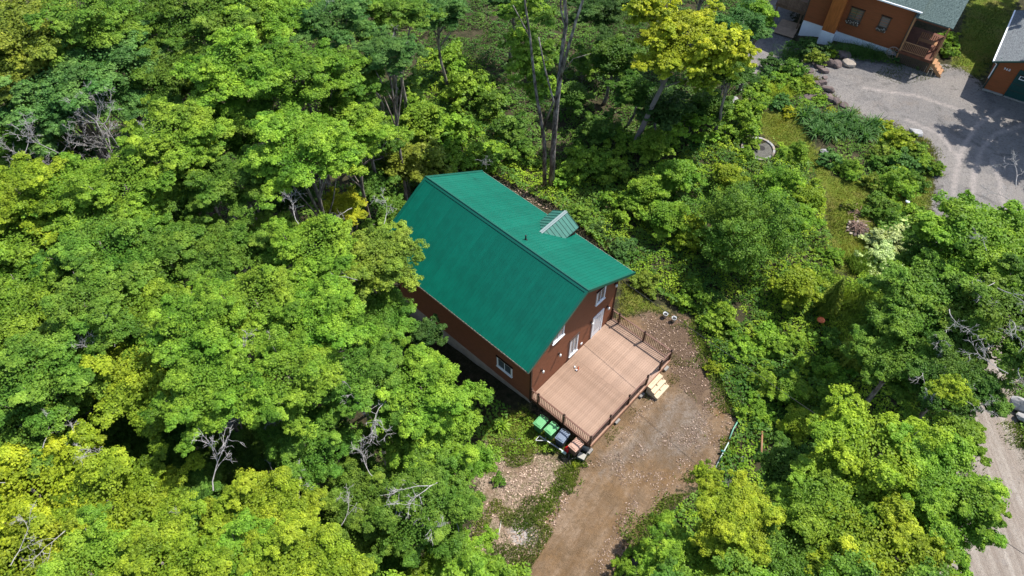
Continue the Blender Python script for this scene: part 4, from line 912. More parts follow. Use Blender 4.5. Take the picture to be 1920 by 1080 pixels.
# bare branches that poke out of the canopy
for a in ((560,625,13.2,(540,705),195,1.1,0),(545,655,13,(540,705),150,1.0,1),(500,690,13.2,(540,705),170,1.0,2),(735,745,12.2,(790,725),190,1.2,3),(735,745,12.2,(790,725),150,1.2,0),(740,740,12,(790,725),215,1.3,1),
    (700,895,11,(650,850),160,.9,2),(820,905,12,(810,850),230,1.2,3),(815,910,12,(810,850),200,1.1,4),(800,935,11.5,(790,950),270,1.0,0),(510,740,11,(540,705),250,1.0,1),(480,345,12.5,(440,330),250,.8,2),
    (280,290,13.2,(235,345),100,1.2,4),(270,310,13,(235,345),150,.9,0),(560,420,13,(590,460),150,1.0,2),(660,390,9,(640,385),240,1.1,3),(670,525,12.6,(715,470),180,.8,4),
    (720,420,13,(715,470),80,.9,1),(890,300,8,(715,470),20,.6,2),(545,215,13,(560,260),100,1.0,3),(80,840,12.5,(60,915),90,.9,4),(145,840,12.5,(205,940),100,.9,0),(210,870,12.5,(205,940),150,.8,1),
    (400,920,12.5,(490,960),100,1.4,2),(130,985,12.8,(205,940),240,1.0,4),(20,1060,12.8,(35,1050),60,1.0,0),(210,770,9.5,(275,700),170,1.2,1),(200,690,12.5,(165,690),160,1.0,2),(215,650,13,(275,700),120,.8,3),
    (510,930,11,(490,960),80,.9,4),(555,955,11.5,(560,1065),70,.9,0),(640,985,11,(665,950),50,.8,1),(730,120,13,(725,90),90,1.0,2),(720,95,13,(725,90),50,.9,3),(595,310,9,(560,260),290,1.0,4),(10,905,12.5,(60,915),170,.8,0),(330,1010,13,(300,1060),80,.7,2),(860,1000,10.5,(830,1060),110,.8,3),(470,610,13.2,(480,560),200,.9,1),(440,760,12,(395,715),290,.8,3)):
    dead(*a)
for i, (x, y, h) in enumerate(((49.5,63,11),(46,67.5,11),(51.5,65,10),(55,61,10),(47.5,69.5,11),(44.5,47.5,9),(47.5,42,9))):
    t = thing('maple_tree', 'tall dark maple just beyond the right edge of the photo', 'tree', (x, y, 0), 0, 'trees beyond the right edge'); mb = MB(); bend_trunk(mb, Vector((0,0,0)), Vector((0,0,h)), .25, random.Random(i)); mb.build('trunk', M_bark, t, True)
    o = put('crown', CROWNS['m%d' % i][0], t, (0,0,h-1), i, 1.15); o.color = (*CL['D'], 1)
OUT = [(-75,200),(-90,420),(-80,640),(-80,850),(-70,1060),(60,1230),(260,1240),(460,1230),(660,1230),(820,1210),(1340,1230),(1500,1240),(1660,1220),(-230,330),(-230,620),(-230,920)]
for i, (px, py) in enumerate(OUT):
    p = G(px, py, 10.5); zz = gzf(p.x, p.y); t = thing('maple_tree', 'maple of the forest that goes on beyond the left and bottom edges', 'tree', (p.x, p.y, zz), 0, 'maples beyond the left and bottom edges')
    mb = MB(); bend_trunk(mb, Vector((0,0,0)), Vector((0,0,10.5-zz)), .17, random.Random(i)); mb.build('trunk', M_bark, t, True)
    o = put('crown', CROWNS['m%d' % (i % 7)][0], t, (0,0,10-zz), i*1.3, 1.05); o.color = (*CL['GLGYL'[i % 5]], 1)
# leaning and twin trunks seen in gaps
def bare_trunks(label, specs, bark=M_barkp, name='bare_trunk_tree'):
    b = ground(*specs[0][0]); t = thing(name, label, 'tree', b)
    for (p0, p1, z1, r) in specs:
        rnd = random.Random(int(p0[0]+p1[0])); mb = MB(); a = ground(*p0)-b; e = G(p1[0], p1[1], z1)-b
        pts = [a.lerp(e, i/9)+(Vector((rnd.gauss(0,.09), rnd.gauss(0,.09), 0)) if 0 < i < 9 else Vector((0,0,0))) for i in range(10)]
        mb.tube(pts, [r*(1.3-.8*i/9) for i in range(10)], 9); mb.build('trunk', bark, t, True)
    return t
# tall twin trees behind the cabin
tb = ground(1030,345); tw = thing('bare_trunk_tree', 'tall twin trunked tree rising behind the cabin roof to the top edge', 'tree', tb)
M_tw = mat('patchy_bark', (.06,.045,.038), .95, .1, var=.6, vscale=5, bump=.9, bscale=12, stretch=(1,1,.35), col2=(.27,.24,.21))
def PT(px, py, dz):   # point of a near upright trunk: height found along the sight line above the base's distance
    best = None
    for k in range(0, 240):
        z = k*.1; p = G(px, py, z)
        if best is None or abs(p.y-(tb.y+dz)) < best[0]: best = (abs(p.y-(tb.y+dz)), p)
    return best[1]-tb
for pts, rads in (([(1034,345,0),(1037,280,0),(1042,215,.1),(1049,150,.2),(1054,95,.3),(1062,40,.4),(1058,-10,.5),(1070,-70,.5)], (.25,.2,.19,.17,.14,.12,.1,.07)),
                  ([(1049,150,.2),(1064,95,.0),(1078,45,-.1),(1093,0,-.2),(1112,-60,-.3)], (.13,.1,.09,.08,.05)), ([(1062,60,.3),(1052,20,.6),(1050,-30,.9)], (.08,.06,.05)),
                  ([(1021,347,-.1),(1021,270,-.2),(1013,215,-.2),(1006,180,-.2),(1000,130,-.2),(994,70,-.2),(985,10,-.2),(980,-50,-.2)], (.17,.14,.12,.1,.09,.07,.06,.04)),
                  ([(1019,240,-.2),(1038,190,-.4),(1022,130,-.5),(1010,70,-.5)], (.09,.07,.06,.04)), ([(994,70,-.2),(975,35,0),(962,10,.1)], (.05,.04,.03)), ([(1050,140,.2),(1075,110,.4),(1108,100,.5)], (.03,.02,.01))):
    mb = MB(); mb.tube([PT(*q) for q in pts], rads, 9); mb.build('trunk', M_tw, tw, True)
tc = TREES
def sprays(root, lst):
    for i, (px, py, z, rpx, col, key) in enumerate(lst):
        me, _, R0, H0 = CROWNS[key]; c = G(px, py, z); s = rpx*(c-Vector((0,0,CAMZ))).length/FPX/R0
        o = put('leaf_spray', me, root, c-root.location, i*2.1, s); o.color = (*CL[col], 1)
sprays(tw, [(995,135,8,40,'L','b0'),(975,85,9.5,34,'L','b1'),(1030,100,8.5,26,'G','b2'),(1010,170,7,34,'L','b3'),(990,15,11,32,'L','b0'),(960,30,11,25,'L','b1'),(1020,40,11,24,'G','b2'),(985,115,8,28,'L','b3')])
for k, (px, py) in enumerate(((1070,-70),(1130,-60))):
    me = CROWNS['m%d' % (k+2)][0]; o = put('crown', me, tw, G(px, py-60, 17.5)-tw.location, k, .75); o.color = (*CL['G'], 1)
bare_trunks('leaning pale trunk in the gap right of the forest edge, upper of a pair', [((748,190),(722,95),8,.15),((740,150),(730,100),8,.1)])
bare_trunks('leaning grey trunk in the gap right of the forest edge, lower of a pair', [((727,235),(708,175),6,.14)])
bare_trunks('thick leaning grey trunk in the dark hollow left of the cabin', [((475,840),(415,785),7,.2)], M_dead)
bare_trunks('dark trunk in the deep shade under the crowns left of the roof', [((548,350),(530,290),7,.16),((560,345),(545,300),6,.12)])
# ------------------------------------------------------------------ trees right of the cabin
tree(1292,62,10,92,'A','golden yellow maple leaning over the undergrowth at the top edge',base=(1185,285),tr=.19,bark=M_barkp)
sprays(TREES[(1292,62)][0], [(1335,120,9,48,'A','b0'),(1370,95,10,40,'A','b1'),(1225,40,10,45,'A','b2'),(1245,120,8.5,42,'A','b3'),(1310,155,7,30,'Y','b1'),(1210,15,11,35,'A','b0')])
RT = [(1850,440,8.5,125,'L','bright green crown above the dirt road at the right edge','m1'),(1745,560,7.5,115,'G','mid green spreading crown left of the bare white branches','m2'),(1890,590,8.5,120,'G','mid green crown at the right edge with bare white branches','m3'),
 (1690,665,6.5,90,'G','mid green crown just below the small dark conifer','m4'),(1800,705,7.5,90,'D','dark green crown overhanging the dirt road','m5'),(1920,480,8,80,'L','bright green crown cut by the right edge of the photo','m6'),(1760,470,6,60,'G','mid green crown beside the pale boulder','m0'),
 (1650,850,8.5,135,'Y','large lime green maple in the lower right, upper part','m3'),(1760,920,8.5,120,'L','bright green maple reaching out over the dirt road','m6'),(1560,950,8,115,'L','bright green maple left of the biggest lower right crown','m1'),(1680,1045,8.5,130,'Y','lime green maple at the bottom edge near the dirt road','m0'),
 (1385,975,8,95,'Y','yellow green maple at the bottom right of the dirt drive','m2'),(1290,1060,6.5,90,'L','bright green maple at the bottom edge beside the dirt drive','m4'),(1460,1050,7.5,105,'G','mid green maple at the bottom edge between the yellow green and bright ones','m5'),
 (1840,945,9,50,'L','bright green maple tip stretching right over the pale road','s0'),(1800,810,8,55,'L','bright green small crown at the road side','s1'),(1480,870,4,60,'D','dark green young maple beside the pipes','s0')]
for px, py, z, r, c, lab, k in RT: tree(px, py, z, r, c, lab, k)
sprays(TREES[(1385,975)][0], [(1325,890,6,20,'Y','b0'),(1310,886,6,14,'Y','b1'),(1340,895,6,16,'Y','b2')])
sprays(TREES[(1800,705)][0], [(1785,735,8.5,28,'Y','b1'),(1770,728,8.5,22,'Y','b2')])
for a in ((1865,530,9.6,(1890,590),200,1.1,0),(1870,540,9.5,(1890,590),300,1.4,1),(1895,600,9.5,(1890,590),280,1.3,2),(1780,580,9,(1745,560),265,1.3,3),(1775,620,8.6,(1745,560),230,.9,4),(1730,690,8,(1800,705),235,1.0,0),(1750,680,8,(1800,705),270,1.1,1),
    (1890,700,9,(1890,590),190,1.3,2),(1910,690,9,(1890,590),250,1.0,3),(1905,350,9,(1850,440),80,1.3,4),(1900,380,9,(1850,440),110,.9,0),(1850,470,10,(1850,440),90,.7,1),(1800,750,8,(1800,705),330,.9,2),(1345,900,6,(1385,975),350,.5,3)): dead(*a)
# top background trees, shade and sun put into their leaf colours
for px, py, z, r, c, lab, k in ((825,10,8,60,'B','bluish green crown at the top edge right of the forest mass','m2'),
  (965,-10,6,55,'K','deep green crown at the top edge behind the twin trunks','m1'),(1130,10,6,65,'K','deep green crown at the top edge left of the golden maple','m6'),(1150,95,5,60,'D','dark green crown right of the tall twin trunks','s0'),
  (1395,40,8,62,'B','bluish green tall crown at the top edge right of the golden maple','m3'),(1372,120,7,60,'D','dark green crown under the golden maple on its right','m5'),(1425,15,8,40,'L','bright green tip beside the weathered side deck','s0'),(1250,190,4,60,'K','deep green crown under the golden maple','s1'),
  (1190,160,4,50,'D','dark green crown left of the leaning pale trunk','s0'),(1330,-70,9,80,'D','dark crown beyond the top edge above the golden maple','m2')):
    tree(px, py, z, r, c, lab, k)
# saplings and shrubs, each with its own look and place
SH = [ # px,py,z,rpx,col,key,label
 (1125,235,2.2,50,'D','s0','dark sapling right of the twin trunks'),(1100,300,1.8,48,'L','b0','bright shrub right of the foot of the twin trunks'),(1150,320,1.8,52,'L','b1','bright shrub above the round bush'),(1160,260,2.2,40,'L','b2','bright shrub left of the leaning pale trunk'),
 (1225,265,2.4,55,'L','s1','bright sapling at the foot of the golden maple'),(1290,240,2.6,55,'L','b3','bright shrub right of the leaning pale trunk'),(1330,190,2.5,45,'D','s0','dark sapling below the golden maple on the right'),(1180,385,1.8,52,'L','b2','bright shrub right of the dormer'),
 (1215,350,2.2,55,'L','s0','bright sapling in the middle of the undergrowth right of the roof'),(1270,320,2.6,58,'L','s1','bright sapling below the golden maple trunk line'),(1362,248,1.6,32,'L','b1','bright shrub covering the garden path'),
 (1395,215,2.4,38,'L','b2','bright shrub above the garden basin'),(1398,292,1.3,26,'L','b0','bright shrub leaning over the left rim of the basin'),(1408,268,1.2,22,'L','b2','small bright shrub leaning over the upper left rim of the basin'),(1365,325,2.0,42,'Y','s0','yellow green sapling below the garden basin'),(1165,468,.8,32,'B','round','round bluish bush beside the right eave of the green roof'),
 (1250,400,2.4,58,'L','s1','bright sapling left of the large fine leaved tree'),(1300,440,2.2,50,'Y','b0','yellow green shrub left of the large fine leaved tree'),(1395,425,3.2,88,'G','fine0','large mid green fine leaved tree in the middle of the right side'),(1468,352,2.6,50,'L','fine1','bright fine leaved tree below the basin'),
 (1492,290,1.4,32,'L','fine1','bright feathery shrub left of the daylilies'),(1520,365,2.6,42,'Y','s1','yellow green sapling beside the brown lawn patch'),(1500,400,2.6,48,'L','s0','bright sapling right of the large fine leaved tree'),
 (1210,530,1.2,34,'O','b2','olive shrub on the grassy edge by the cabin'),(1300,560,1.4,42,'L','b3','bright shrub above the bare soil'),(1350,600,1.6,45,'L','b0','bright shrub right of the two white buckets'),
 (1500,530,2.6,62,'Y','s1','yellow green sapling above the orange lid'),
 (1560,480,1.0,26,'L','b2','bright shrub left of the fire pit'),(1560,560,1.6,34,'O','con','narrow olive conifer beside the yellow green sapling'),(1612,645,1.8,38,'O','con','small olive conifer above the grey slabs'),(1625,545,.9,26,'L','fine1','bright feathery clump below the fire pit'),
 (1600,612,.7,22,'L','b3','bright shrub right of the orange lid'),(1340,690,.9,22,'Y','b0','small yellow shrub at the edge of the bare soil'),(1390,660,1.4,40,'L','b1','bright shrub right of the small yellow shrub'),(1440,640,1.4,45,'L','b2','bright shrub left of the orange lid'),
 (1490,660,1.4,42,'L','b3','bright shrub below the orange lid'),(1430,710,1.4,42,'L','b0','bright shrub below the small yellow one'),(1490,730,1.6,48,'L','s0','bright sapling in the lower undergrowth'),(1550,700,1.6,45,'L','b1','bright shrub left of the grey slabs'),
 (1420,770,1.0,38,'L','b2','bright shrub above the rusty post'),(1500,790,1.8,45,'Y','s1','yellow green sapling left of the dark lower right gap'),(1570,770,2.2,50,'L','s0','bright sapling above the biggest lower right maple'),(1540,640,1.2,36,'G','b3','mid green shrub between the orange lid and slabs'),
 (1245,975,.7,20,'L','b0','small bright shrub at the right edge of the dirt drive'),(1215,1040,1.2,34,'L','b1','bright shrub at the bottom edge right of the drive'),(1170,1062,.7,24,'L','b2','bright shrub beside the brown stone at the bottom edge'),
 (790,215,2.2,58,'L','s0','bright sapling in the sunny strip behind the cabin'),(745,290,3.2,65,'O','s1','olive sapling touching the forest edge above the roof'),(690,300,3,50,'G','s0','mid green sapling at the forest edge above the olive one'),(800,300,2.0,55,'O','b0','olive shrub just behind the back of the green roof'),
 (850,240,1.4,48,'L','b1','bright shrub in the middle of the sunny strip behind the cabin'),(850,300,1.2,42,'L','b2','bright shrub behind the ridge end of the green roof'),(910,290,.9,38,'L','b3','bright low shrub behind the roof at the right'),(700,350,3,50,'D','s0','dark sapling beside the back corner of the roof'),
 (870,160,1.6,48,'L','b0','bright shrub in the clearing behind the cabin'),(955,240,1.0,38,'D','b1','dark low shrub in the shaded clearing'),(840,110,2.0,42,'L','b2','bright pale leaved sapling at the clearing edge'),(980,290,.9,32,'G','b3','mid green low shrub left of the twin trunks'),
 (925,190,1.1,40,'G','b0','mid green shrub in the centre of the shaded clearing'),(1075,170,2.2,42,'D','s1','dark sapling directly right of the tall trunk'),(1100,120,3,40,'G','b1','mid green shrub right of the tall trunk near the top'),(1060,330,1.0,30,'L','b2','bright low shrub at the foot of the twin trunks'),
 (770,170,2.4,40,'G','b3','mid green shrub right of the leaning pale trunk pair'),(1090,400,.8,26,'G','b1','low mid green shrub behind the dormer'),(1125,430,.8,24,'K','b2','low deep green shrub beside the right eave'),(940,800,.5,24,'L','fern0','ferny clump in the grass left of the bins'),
 (915,870,.4,16,'L','b1','small bright shrub on the leaf strewn verge'),(935,900,.3,14,'G','b2','small mid green shrub on the leaf strewn verge'),(1078,872,.25,7,'Y','b3','small yellow green weed beside the crate'),(965,815,.3,9,'O','b0','olive weed clump in the grass left of the trailer tongue'),
 # garden island and beds
 (1690,265,.8,30,'Y','b0','yellow green shrub at the top of the planted island'),(1655,290,.8,26,'O','b1','olive shrub at the left of the planted island'),(1700,310,.8,34,'B','b2','bluish shrub in the middle of the planted island'),(1735,310,.7,26,'L','b3','bright shrub on the driveway side of the planted island'),
 (1680,345,.7,32,'L','fine1','bright feathery mound at the bottom of the planted island'),(1640,345,.6,24,'O','b0','olive clump at the lower left of the planted island'),(1592,318,.8,26,'L','fine1','bright feathery mound left of the planted island'),(1560,300,1.0,28,'B','b1','bluish leafy plant below the daylilies'),
 (1720,285,.6,24,'G','b1','mid green shrub below the large pale rock'),(1660,238,.5,18,'A','b2','golden plant between the daylilies and the driveway'),(1665,310,.7,28,'G','b3','mid green shrub in the planted island'),(1715,340,.6,26,'G','b0','mid green shrub at the lower right of the planted island'),
 (1590,385,.8,16,'O','b3','small olive clump above the stick heap'),(1650,385,.8,30,'G','b2','mid green plants in the bed right of the stick heap'),(1700,400,.8,32,'L','b1','bright plants in the bed below the garden light'),(1665,405,.8,30,'G','b0','mid green plants left of the pale flowering shrub'),
 (1668,450,1.0,34,'P','round','pale cream flowering shrub, upper part, near the fire pit'),(1652,490,1.0,34,'P','round','pale cream flowering shrub, lower part, below the fire pit'),(1650,525,.9,24,'P','b2','small pale cream shrub at the foot of the flowering one'),(1690,420,.8,20,'P','b1','pale tipped plant right of the fire pit'),
 (1720,470,1.2,36,'G','b3','mid green shrub below the pale boulder'),(1620,500,.6,24,'G','grass0','tuft of green grass below the fire pit'),
 (1447,168,.5,20,'Y','grass0','yellow green grass mound, left of the pair by the path'),(1472,174,.5,20,'Y','grass0','yellow green grass mound, right of the pair by the path'),(1465,150,.6,22,'L','b2','bright leafy plant above the grass mounds'),(1440,145,.5,16,'B','b3','bluish leafy plant at the left of the upper bed'),
 (1488,130,.6,26,'G','b0','mid green plant in the upper bed beside the border stones'),(1492,162,.5,20,'L','b1','bright plant between grass mounds and border stones'),(1512,150,.4,14,'Y','b2','small yellow plant against the border stones'),(1522,170,.4,14,'Y','b3','small yellow plant in the gap of the border stones'),
 (1465,195,.6,22,'B','b0','bluish plant below the grass mounds'),(1480,210,.4,16,'A','b1','golden low plant above the brown lawn patch'),(1540,185,.5,16,'L','b2','bright plant between the lower border stones'),(1510,205,.5,18,'L','b3','bright plant at the top left of the daylilies'),
 (1450,120,.7,24,'K','b2','deep green plant in the shade at the gravel path'),(1425,165,1.0,24,'L','b0','bright plant beside the stepping stones'),(1415,190,1.4,28,'L','b3','bright shrub beside the lower stepping stones'),
 (1485,92,.2,26,'K','grass0','deep green grassy clump below the white foundation, left end'),(1510,86,.2,24,'K','b2','deep green shrub below the chimney base'),(1532,108,.2,20,'O','b0','olive plant in front of the chimney base'),(1560,100,.2,12,'Y','b1','small yellow green plant beside the shaded stone'),
 (1575,92,.3,22,'K','grass0','deep green grassy clump, first along the white foundation'),(1600,96,.3,22,'K','grass0','deep green grassy clump, second along the white foundation'),(1625,101,.3,22,'K','grass0','deep green grassy clump, third along the white foundation'),(1648,106,.3,18,'K','grass0','deep green grassy clump, fourth along the white foundation'),
 (1545,98,.2,18,'K','b3','deep green shrub between foundation and shaded stones'),(1700,100,.3,26,'K','b1','deep green shrub under the porch edge, left'),(1725,110,.3,22,'K','b0','deep green shrub under the porch edge, right'),(1780,72,.9,18,'L','b2','bright leafy plant beside the porch rail'),(1778,95,.6,16,'L','b3','bright leafy plant beside the porch steps'),
 (1560,210,.5,12,'A','b0','orange tinted plant at the top of the daylilies'),
]
for px, py, z, r, c, k, lab in SH:
    if 1100 < px < 1610 and 230 < py < 800 and k != 'fine0': r *= .86; z *= .8
    tall = k[0] in 's' or k == 'fine0'
    nm = {'s':'sapling','b':'shrub','f':'shrub','r':'shrub','c':'small_conifer','g':'grass_clump'}[k[0]]
    if k == 'fern0': nm = 'fern'
    if z > 2 and k[0] == 'b': nm = 'shrub'
    me, tips, R0, H0 = CROWNS[k]; sc_ = r*48/FPX/R0
    zz = z if k[0] in 's' or k == 'fine0' else .36*H0*sc_+max(0, z-1)*.5
    root = tree(px, py, zz, r*1.05, c, lab, k, nm, 'plant' if nm != 'sapling' else 'sapling', tr=.06)
    if k[0] in 'gc' or k == 'fern0':
        for ch in root.children: ch.location.z = 0.05
    if not any(ch.name.startswith(('trunk')) for ch in root.children):
        mb = MB(); hh = max(.15, root.children[0].location.z+.2)
        for i in range(4): a = i*1.6; mb.tube([(0,0,-.05), (.15*math.cos(a), .15*math.sin(a), hh*.6), (.4*math.cos(a), .4*math.sin(a), hh)], [.025,.018,.008], 4, False)
        mb.build('stem', M_bark, root)
# daylilies
LI = [(1505,225),(1520,240),(1515,215),(1535,225),(1540,245),(1552,232),(1565,245),(1570,225),(1585,240),(1580,255),(1600,250),(1600,235),(1612,248),(1625,240),(1635,250),(1555,258),(1528,255),(1620,262),(1640,238),(1590,222)]
for i, (px, py) in enumerate(LI):
    b = ground(px, py); t = thing('daylily', 'clump of long arching daylily leaves in the bed beside the gravel driveway', 'plant', b, i, 'daylily clumps beside the gravel driveway')
    o = put('foliage', CROWNS['lily%d' % (i % 2)][0], t, (0,0,0), 0, random.uniform(.95,1.3)); o.color = (.07,.17,.04,1)
# ------------------------------------------------------------------ undergrowth and litter
UP = dict(
 mid=[(700,330),(740,200),(780,80),(900,-60),(1440,-60),(1440,40),(1400,60),(1400,150),(1440,210),(1470,255),(1540,290),(1560,370),(1560,520),(1600,530),(1640,480),(1640,400),(1690,400),(1745,440),(1760,520),(1780,640),(1800,780),(1770,960),(1690,1130),(1180,1130),(1200,1030),(1260,960),(1330,900),(1385,800),(1350,715),(1325,650),(1300,595),(1240,560),(1180,510),(1080,420),(1040,385),(930,325),(800,340)],
 midL=[(700,330),(740,200),(790,90),(880,90),(930,140),(930,230),(1000,290),(1180,330),(1290,280),(1400,190),(1440,210),(1470,255),(1540,290),(1560,370),(1560,520),(1600,530),(1640,480),(1640,400),(1690,400),(1745,440),(1760,520),(1780,640),(1800,780),(1770,960),(1690,1130),(1180,1130),(1200,1030),(1260,960),(1330,900),(1385,800),(1350,715),(1325,650),(1300,595),(1240,560),(1180,510),(1080,420),(1040,385),(930,325),(800,340)],
 isl=[(1560,330),(1570,280),(1500,200),(1600,260),(1650,225),(1690,250),(1735,275),(1742,320),(1720,360),(1650,365)],
 bed=[(1430,110),(1510,125),(1560,200),(1500,215),(1440,200),(1415,150)],
 bed2=[(1600,370),(1740,365),(1735,420),(1700,440),(1690,500),(1640,560),(1620,520),(1650,470),(1640,420)],
 left=[(-200,1130),(860,1130),(890,950),(895,850),(960,780),(760,600),(700,450),(740,340),(700,330),(740,200),(780,80),(900,-60),(-250,-60)],
 house=[(1475,72),(1500,68),(1660,108),(1700,118),(1690,128),(1640,118),(1560,108),(1500,112)],
 farr=[(1905,500),(2050,500),(2100,1000),(1955,950),(1920,840),(1900,760),(1915,650)])
rs = np.random.RandomState(5)
def scatter(poly, dens, hmax, mound, ls, base, colvar, name, color, seed):
    P_ = w2(UP[poly]) if isinstance(poly, str) else w2(poly)
    xs_ = [p[0] for p in P_]; ys_ = [p[1] for p in P_]; x0, x1, y0, y1 = max(-45, min(xs_)), min(60, max(xs_)), max(6, min(ys_)), min(75, max(ys_))
    n = int((x1-x0)*(y1-y0)*dens); x = x0+(x1-x0)*rs.rand(n); y = y0+(y1-y0)*rs.rand(n)
    k = inpoly(x, y, P_) & (pdist(x, y, POLY['lawn']) < -.1) & (np.hypot(x-pc.x, y-pc.y) > 1.55)
    x, y = x[k], y[k]
    h = (vnoise(x+seed, y, mound)*.6+vnoise(x, y+seed, mound*.35)*.4); dry = vnoise(x-seed, y+9, 3.5)
    keep = (h > .22) & (rs.rand(len(x)) < np.clip((h-.15)*3, .25, 1)); x, y, h, dry = x[keep], y[keep], h[keep], dry[keep]; n = len(x)
    e = .08; gx = (vnoise(x+seed+e, y, mound)-vnoise(x+seed-e, y, mound))/(2*e)*hmax; gy = (vnoise(x+seed, y+e, mound)-vnoise(x+seed, y-e, mound))/(2*e)*hmax
    z = gz(x, y)+.03+hmax*np.clip(h-.2, 0, 1)**1.3*1.5*(.55+.45*rs.rand(n)**.5)
    nn = np.stack([-gx*.8, -gy*.8, np.ones(n)], -1)+rs.normal(size=(n, 3))*.38
    tint = base+colvar*(dry-.5)+.12*rs.normal(size=n)+.25*(h-.5)
    me = leaf_mesh(name, np.stack([x, y, z], -1), nn, ls*(.65+.7*rs.rand(n)), tint, rs, .62)
    o = put(name, me); o.color = (*color, 1); struct(o, 'stuff'); return o
scatter('mid', 90, 1.0, 1.5, .18, .4, .7, 'undergrowth', CL['D'], 3)
scatter('midL', 130, .8, .9, .14, .62, .6, 'undergrowth', (.20,.33,.025), 43)  # brighter second layer over the sunny parts, light put into the leaf colour
scatter('left', 40, 1.6, 2.4, .22, .4, .5, 'undergrowth', CL['G'], 11)
for p, s_ in (('isl', 5), ('bed', 6), ('bed2', 7), ('house', 8), ('farr', 9)): scatter(p, 150, .5, .7, .14, .45, .7, 'bed_plants', CL['G'] if p != 'house' else CL['K'], s_)
scatter(BINGRASS+[(900,830)], 160, .35, .5, .10, .55, .6, 'weeds', CL['L'], 15)
# grass blades
def grass(polys, dens, hgt, col, name, wid=.012, avoid=(), thr=.0, sc=1.3):
    V_, F_, T_ = [], [], []
    for P0_ in polys:
        P_ = w2(P0_); xs_ = [p[0] for p in P_]; ys_ = [p[1] for p in P_]; n = int((max(xs_)-min(xs_))*(max(ys_)-min(ys_))*dens)
        x = min(xs_)+(max(xs_)-min(xs_))*rs.rand(n); y = min(ys_)+(max(ys_)-min(ys_))*rs.rand(n); k = inpoly(x, y, P_) & (vnoise(x, y, sc) > thr)
        x, y = x[k], y[k]; n = len(x); a = rs.rand(n)*6.283; h = hgt*(.4+.8*rs.rand(n))*(.5+vnoise(x, y, sc)); ln = h*(.3+.6*rs.rand(n)); z = gz(x, y)
        w = wid*(.6+.8*rs.rand(n)); p0 = np.stack([x-w*np.sin(a), y+w*np.cos(a), z], -1); p1 = np.stack([x+w*np.sin(a), y-w*np.cos(a), z], -1); p2 = np.stack([x+ln*np.cos(a), y+ln*np.sin(a), z+h], -1)
        V_.append(np.stack([p0, p1, p2], 1).reshape(-1, 3)); T_.append(.3+.6*vnoise(x+7, y, 2.)+rs.normal(size=n)*.15)
    v = np.concatenate(V_).astype(np.float32); t = np.concatenate(T_); n = len(t)
    me = bpy.data.meshes.new(name); me.vertices.add(3*n); me.vertices.foreach_set('co', v.ravel()); me.loops.add(3*n); me.loops.foreach_set('vertex_index', np.arange(3*n, dtype=np.int32))
    me.polygons.add(n); me.polygons.foreach_set('loop_start', np.arange(n, dtype=np.int32)*3); me.update(calc_edges=True)
    at = me.attributes.new('tint', 'FLOAT', 'FACE'); at.data.foreach_set('value', np.clip(t, 0, 1).astype(np.float32)); me.materials.append(M_leaf)
    o = put(name, me); o.color = (*col, 1); struct(o, 'stuff')
grass([LAWN, SIDE, BINGRASS], 260, .13, (.17,.19,.03), 'lawn_grass', .022)
grass([BACKLAWN, YARD], 120, .10, (.07,.10,.02), 'lawn_grass', .025)  # darker copy of the lawn grass, shade put into its colour
grass([LITTER], 420, .2, (.13,.18,.03), 'verge_grass', .02, thr=.48, sc=.9)
grass([[(1085,860),(1130,850),(1180,790),(1235,735),(1215,735),(1110,840)], [(1235,690),(1260,660),(1320,700),(1340,780),(1290,740),(1245,720)]], 160, .13, (.14,.16,.03), 'verge_grass', .02, thr=.5, sc=.6)
grass([[(1540,500),(1640,470),(1650,560),(1640,660),(1560,640),(1540,560)]], 200, .75, (.14,.22,.03), 'tall_grass', .035, thr=.25)
def fringe(polys, per_m, hgt, sd, col, name, wid=.02):
    V_, T_ = [], []
    for P0_ in polys:
        q = w2(P0_)
        for (x0, y0), (x1, y1) in zip(q[:-1], q[1:]):
            L_ = math.hypot(x1-x0, y1-y0)
            if L_ > 25: continue
            n = int(L_*per_m); t = rs.rand(n); o = rs.normal(size=n)*sd*(.4+1.2*vnoise(x0+(x1-x0)*t, y0+(y1-y0)*t, .8)); nx, ny = -(y1-y0)/L_, (x1-x0)/L_
            x = x0+(x1-x0)*t+nx*o; y = y0+(y1-y0)*t+ny*o; k = vnoise(x+50, y, .9) > .42; x, y = x[k], y[k]; n = len(x)
            a = rs.rand(n)*6.283; h = hgt*(.3+.9*rs.rand(n)); ln = h*(.3+.7*rs.rand(n)); z = gz(x, y); w = wid*(.6+.8*rs.rand(n))
            V_.append(np.stack([np.stack([x-w*np.sin(a), y+w*np.cos(a), z], -1), np.stack([x+w*np.sin(a), y-w*np.cos(a), z], -1), np.stack([x+ln*np.cos(a), y+ln*np.sin(a), z+h], -1)], 1).reshape(-1, 3)); T_.append(.3+.6*vnoise(x+7, y, 1.)+rs.normal(size=n)*.15)
    v = np.concatenate(V_); t = np.concatenate(T_); n = len(t)
    me = bpy.data.meshes.new(name); me.vertices.add(3*n); me.vertices.foreach_set('co', v.astype(np.float32).ravel()); me.loops.add(3*n); me.loops.foreach_set('vertex_index', np.arange(3*n, dtype=np.int32))
    me.polygons.add(n); me.polygons.foreach_set('loop_start', np.arange(n, dtype=np.int32)*3); me.update(calc_edges=True)
    at = me.attributes.new('tint', 'FLOAT', 'FACE'); at.data.foreach_set('value', np.clip(t, 0, 1).astype(np.float32)); me.materials.append(M_leaf)
    o = put(name, me); o.color = (*col, 1); struct(o, 'stuff')
fringe([DRIVE[3:11], DRIVE[13:17], ROAD[7:], ROAD[1:5]], 420, .22, .45, (.13,.19,.03), 'edge_weeds', .03)
fringe([GRAVEL[17:26]], 300, .16, .3, (.17,.19,.04), 'edge_weeds', .03)
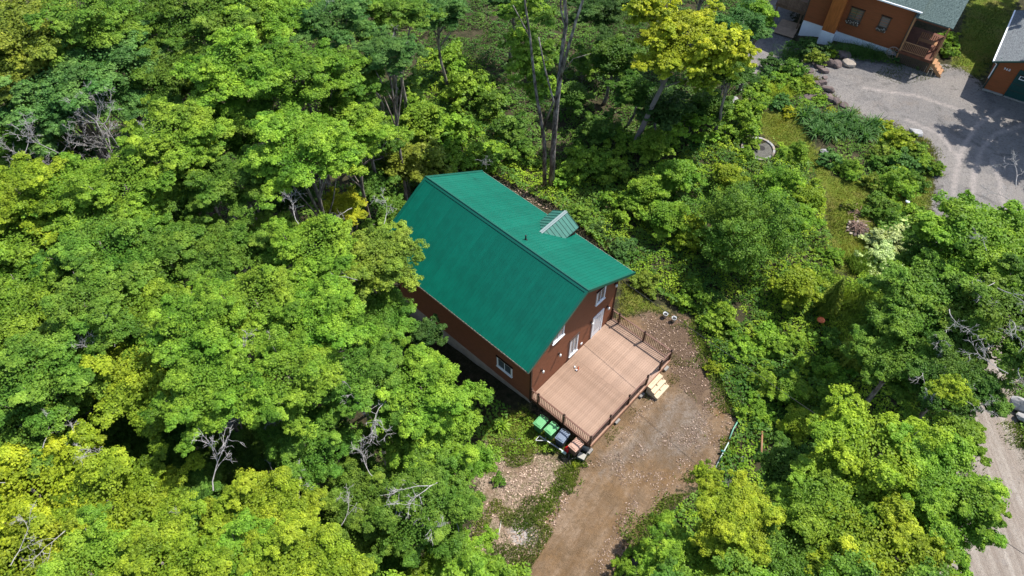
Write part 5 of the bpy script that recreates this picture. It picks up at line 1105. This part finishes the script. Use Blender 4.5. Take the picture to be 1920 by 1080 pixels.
# dry leaves
def litter(polys, dens, ls, name, cols, thr=0, sc=1.):
    for ci, c in enumerate(cols):
        A_ = []
        for P0_ in polys:
            P_ = w2(P0_); xs_ = [p[0] for p in P_]; ys_ = [p[1] for p in P_]; n = int((max(xs_)-min(xs_))*(max(ys_)-min(ys_))*dens)
            x = min(xs_)+(max(xs_)-min(xs_))*rs.rand(n); y = min(ys_)+(max(ys_)-min(ys_))*rs.rand(n); k = inpoly(x, y, P_) & (vnoise(x+30, y, sc) > thr+rs.normal(size=n)*.08); A_.append((x[k], y[k]))
        x = np.concatenate([a[0] for a in A_]); y = np.concatenate([a[1] for a in A_]); n = len(x)
        nn = np.tile([0,0,1.], (n,1))+rs.normal(size=(n,3))*.35
        o = put(name, leaf_mesh(name, np.stack([x, y, gz(x, y)+.03+.02*rs.rand(n)], -1), nn, ls*(.5+rs.rand(n)), .5+.2*rs.normal(size=n), rs, .7, mats=M_dry)); o.color = (*c, 1); struct(o, 'stuff')
def drymat():
    m = bpy.data.materials.new('dry_leaf'); m.use_nodes = True; N = m.node_tree.nodes; L = m.node_tree.links; b = N['Principled BSDF']; b.inputs['Roughness'].default_value = .8
    oi = N.new('ShaderNodeObjectInfo'); at = N.new('ShaderNodeAttribute'); at.attribute_name = 'tint'; mv = N.new('ShaderNodeMapRange'); mv.inputs[3].default_value = .4; mv.inputs[4].default_value = 1.6
    L.new(at.outputs['Fac'], mv.inputs[0]); v = N.new('ShaderNodeVectorMath'); v.operation = 'SCALE'; L.new(oi.outputs['Color'], v.inputs[0]); L.new(mv.outputs[0], v.inputs[3]); L.new(v.outputs[0], b.inputs['Base Color']); return m
M_dry = drymat()
litter([LITTER], 42, .10, 'dry_leaves', [(.42,.30,.22), (.24,.16,.11)], .42)
litter([[(1090,870),(1140,850),(1210,750),(1240,735),(1200,800),(1120,880)], [(1300,760),(1345,720),(1385,790),(1365,870),(1310,900),(1290,850)], [(1180,930),(1240,960),(1180,1020),(1125,1110),(1080,1110),(1130,1020)], [(1130,860),(1300,790),(1330,880),(1200,960)]], 45, .065, 'dry_leaves', [(.40,.29,.22), (.17,.11,.08)], .45, .8)
litter([SOIL, BARE], 30, .08, 'dry_leaves', [(.4,.28,.2), (.12,.07,.05)], .3, .8)
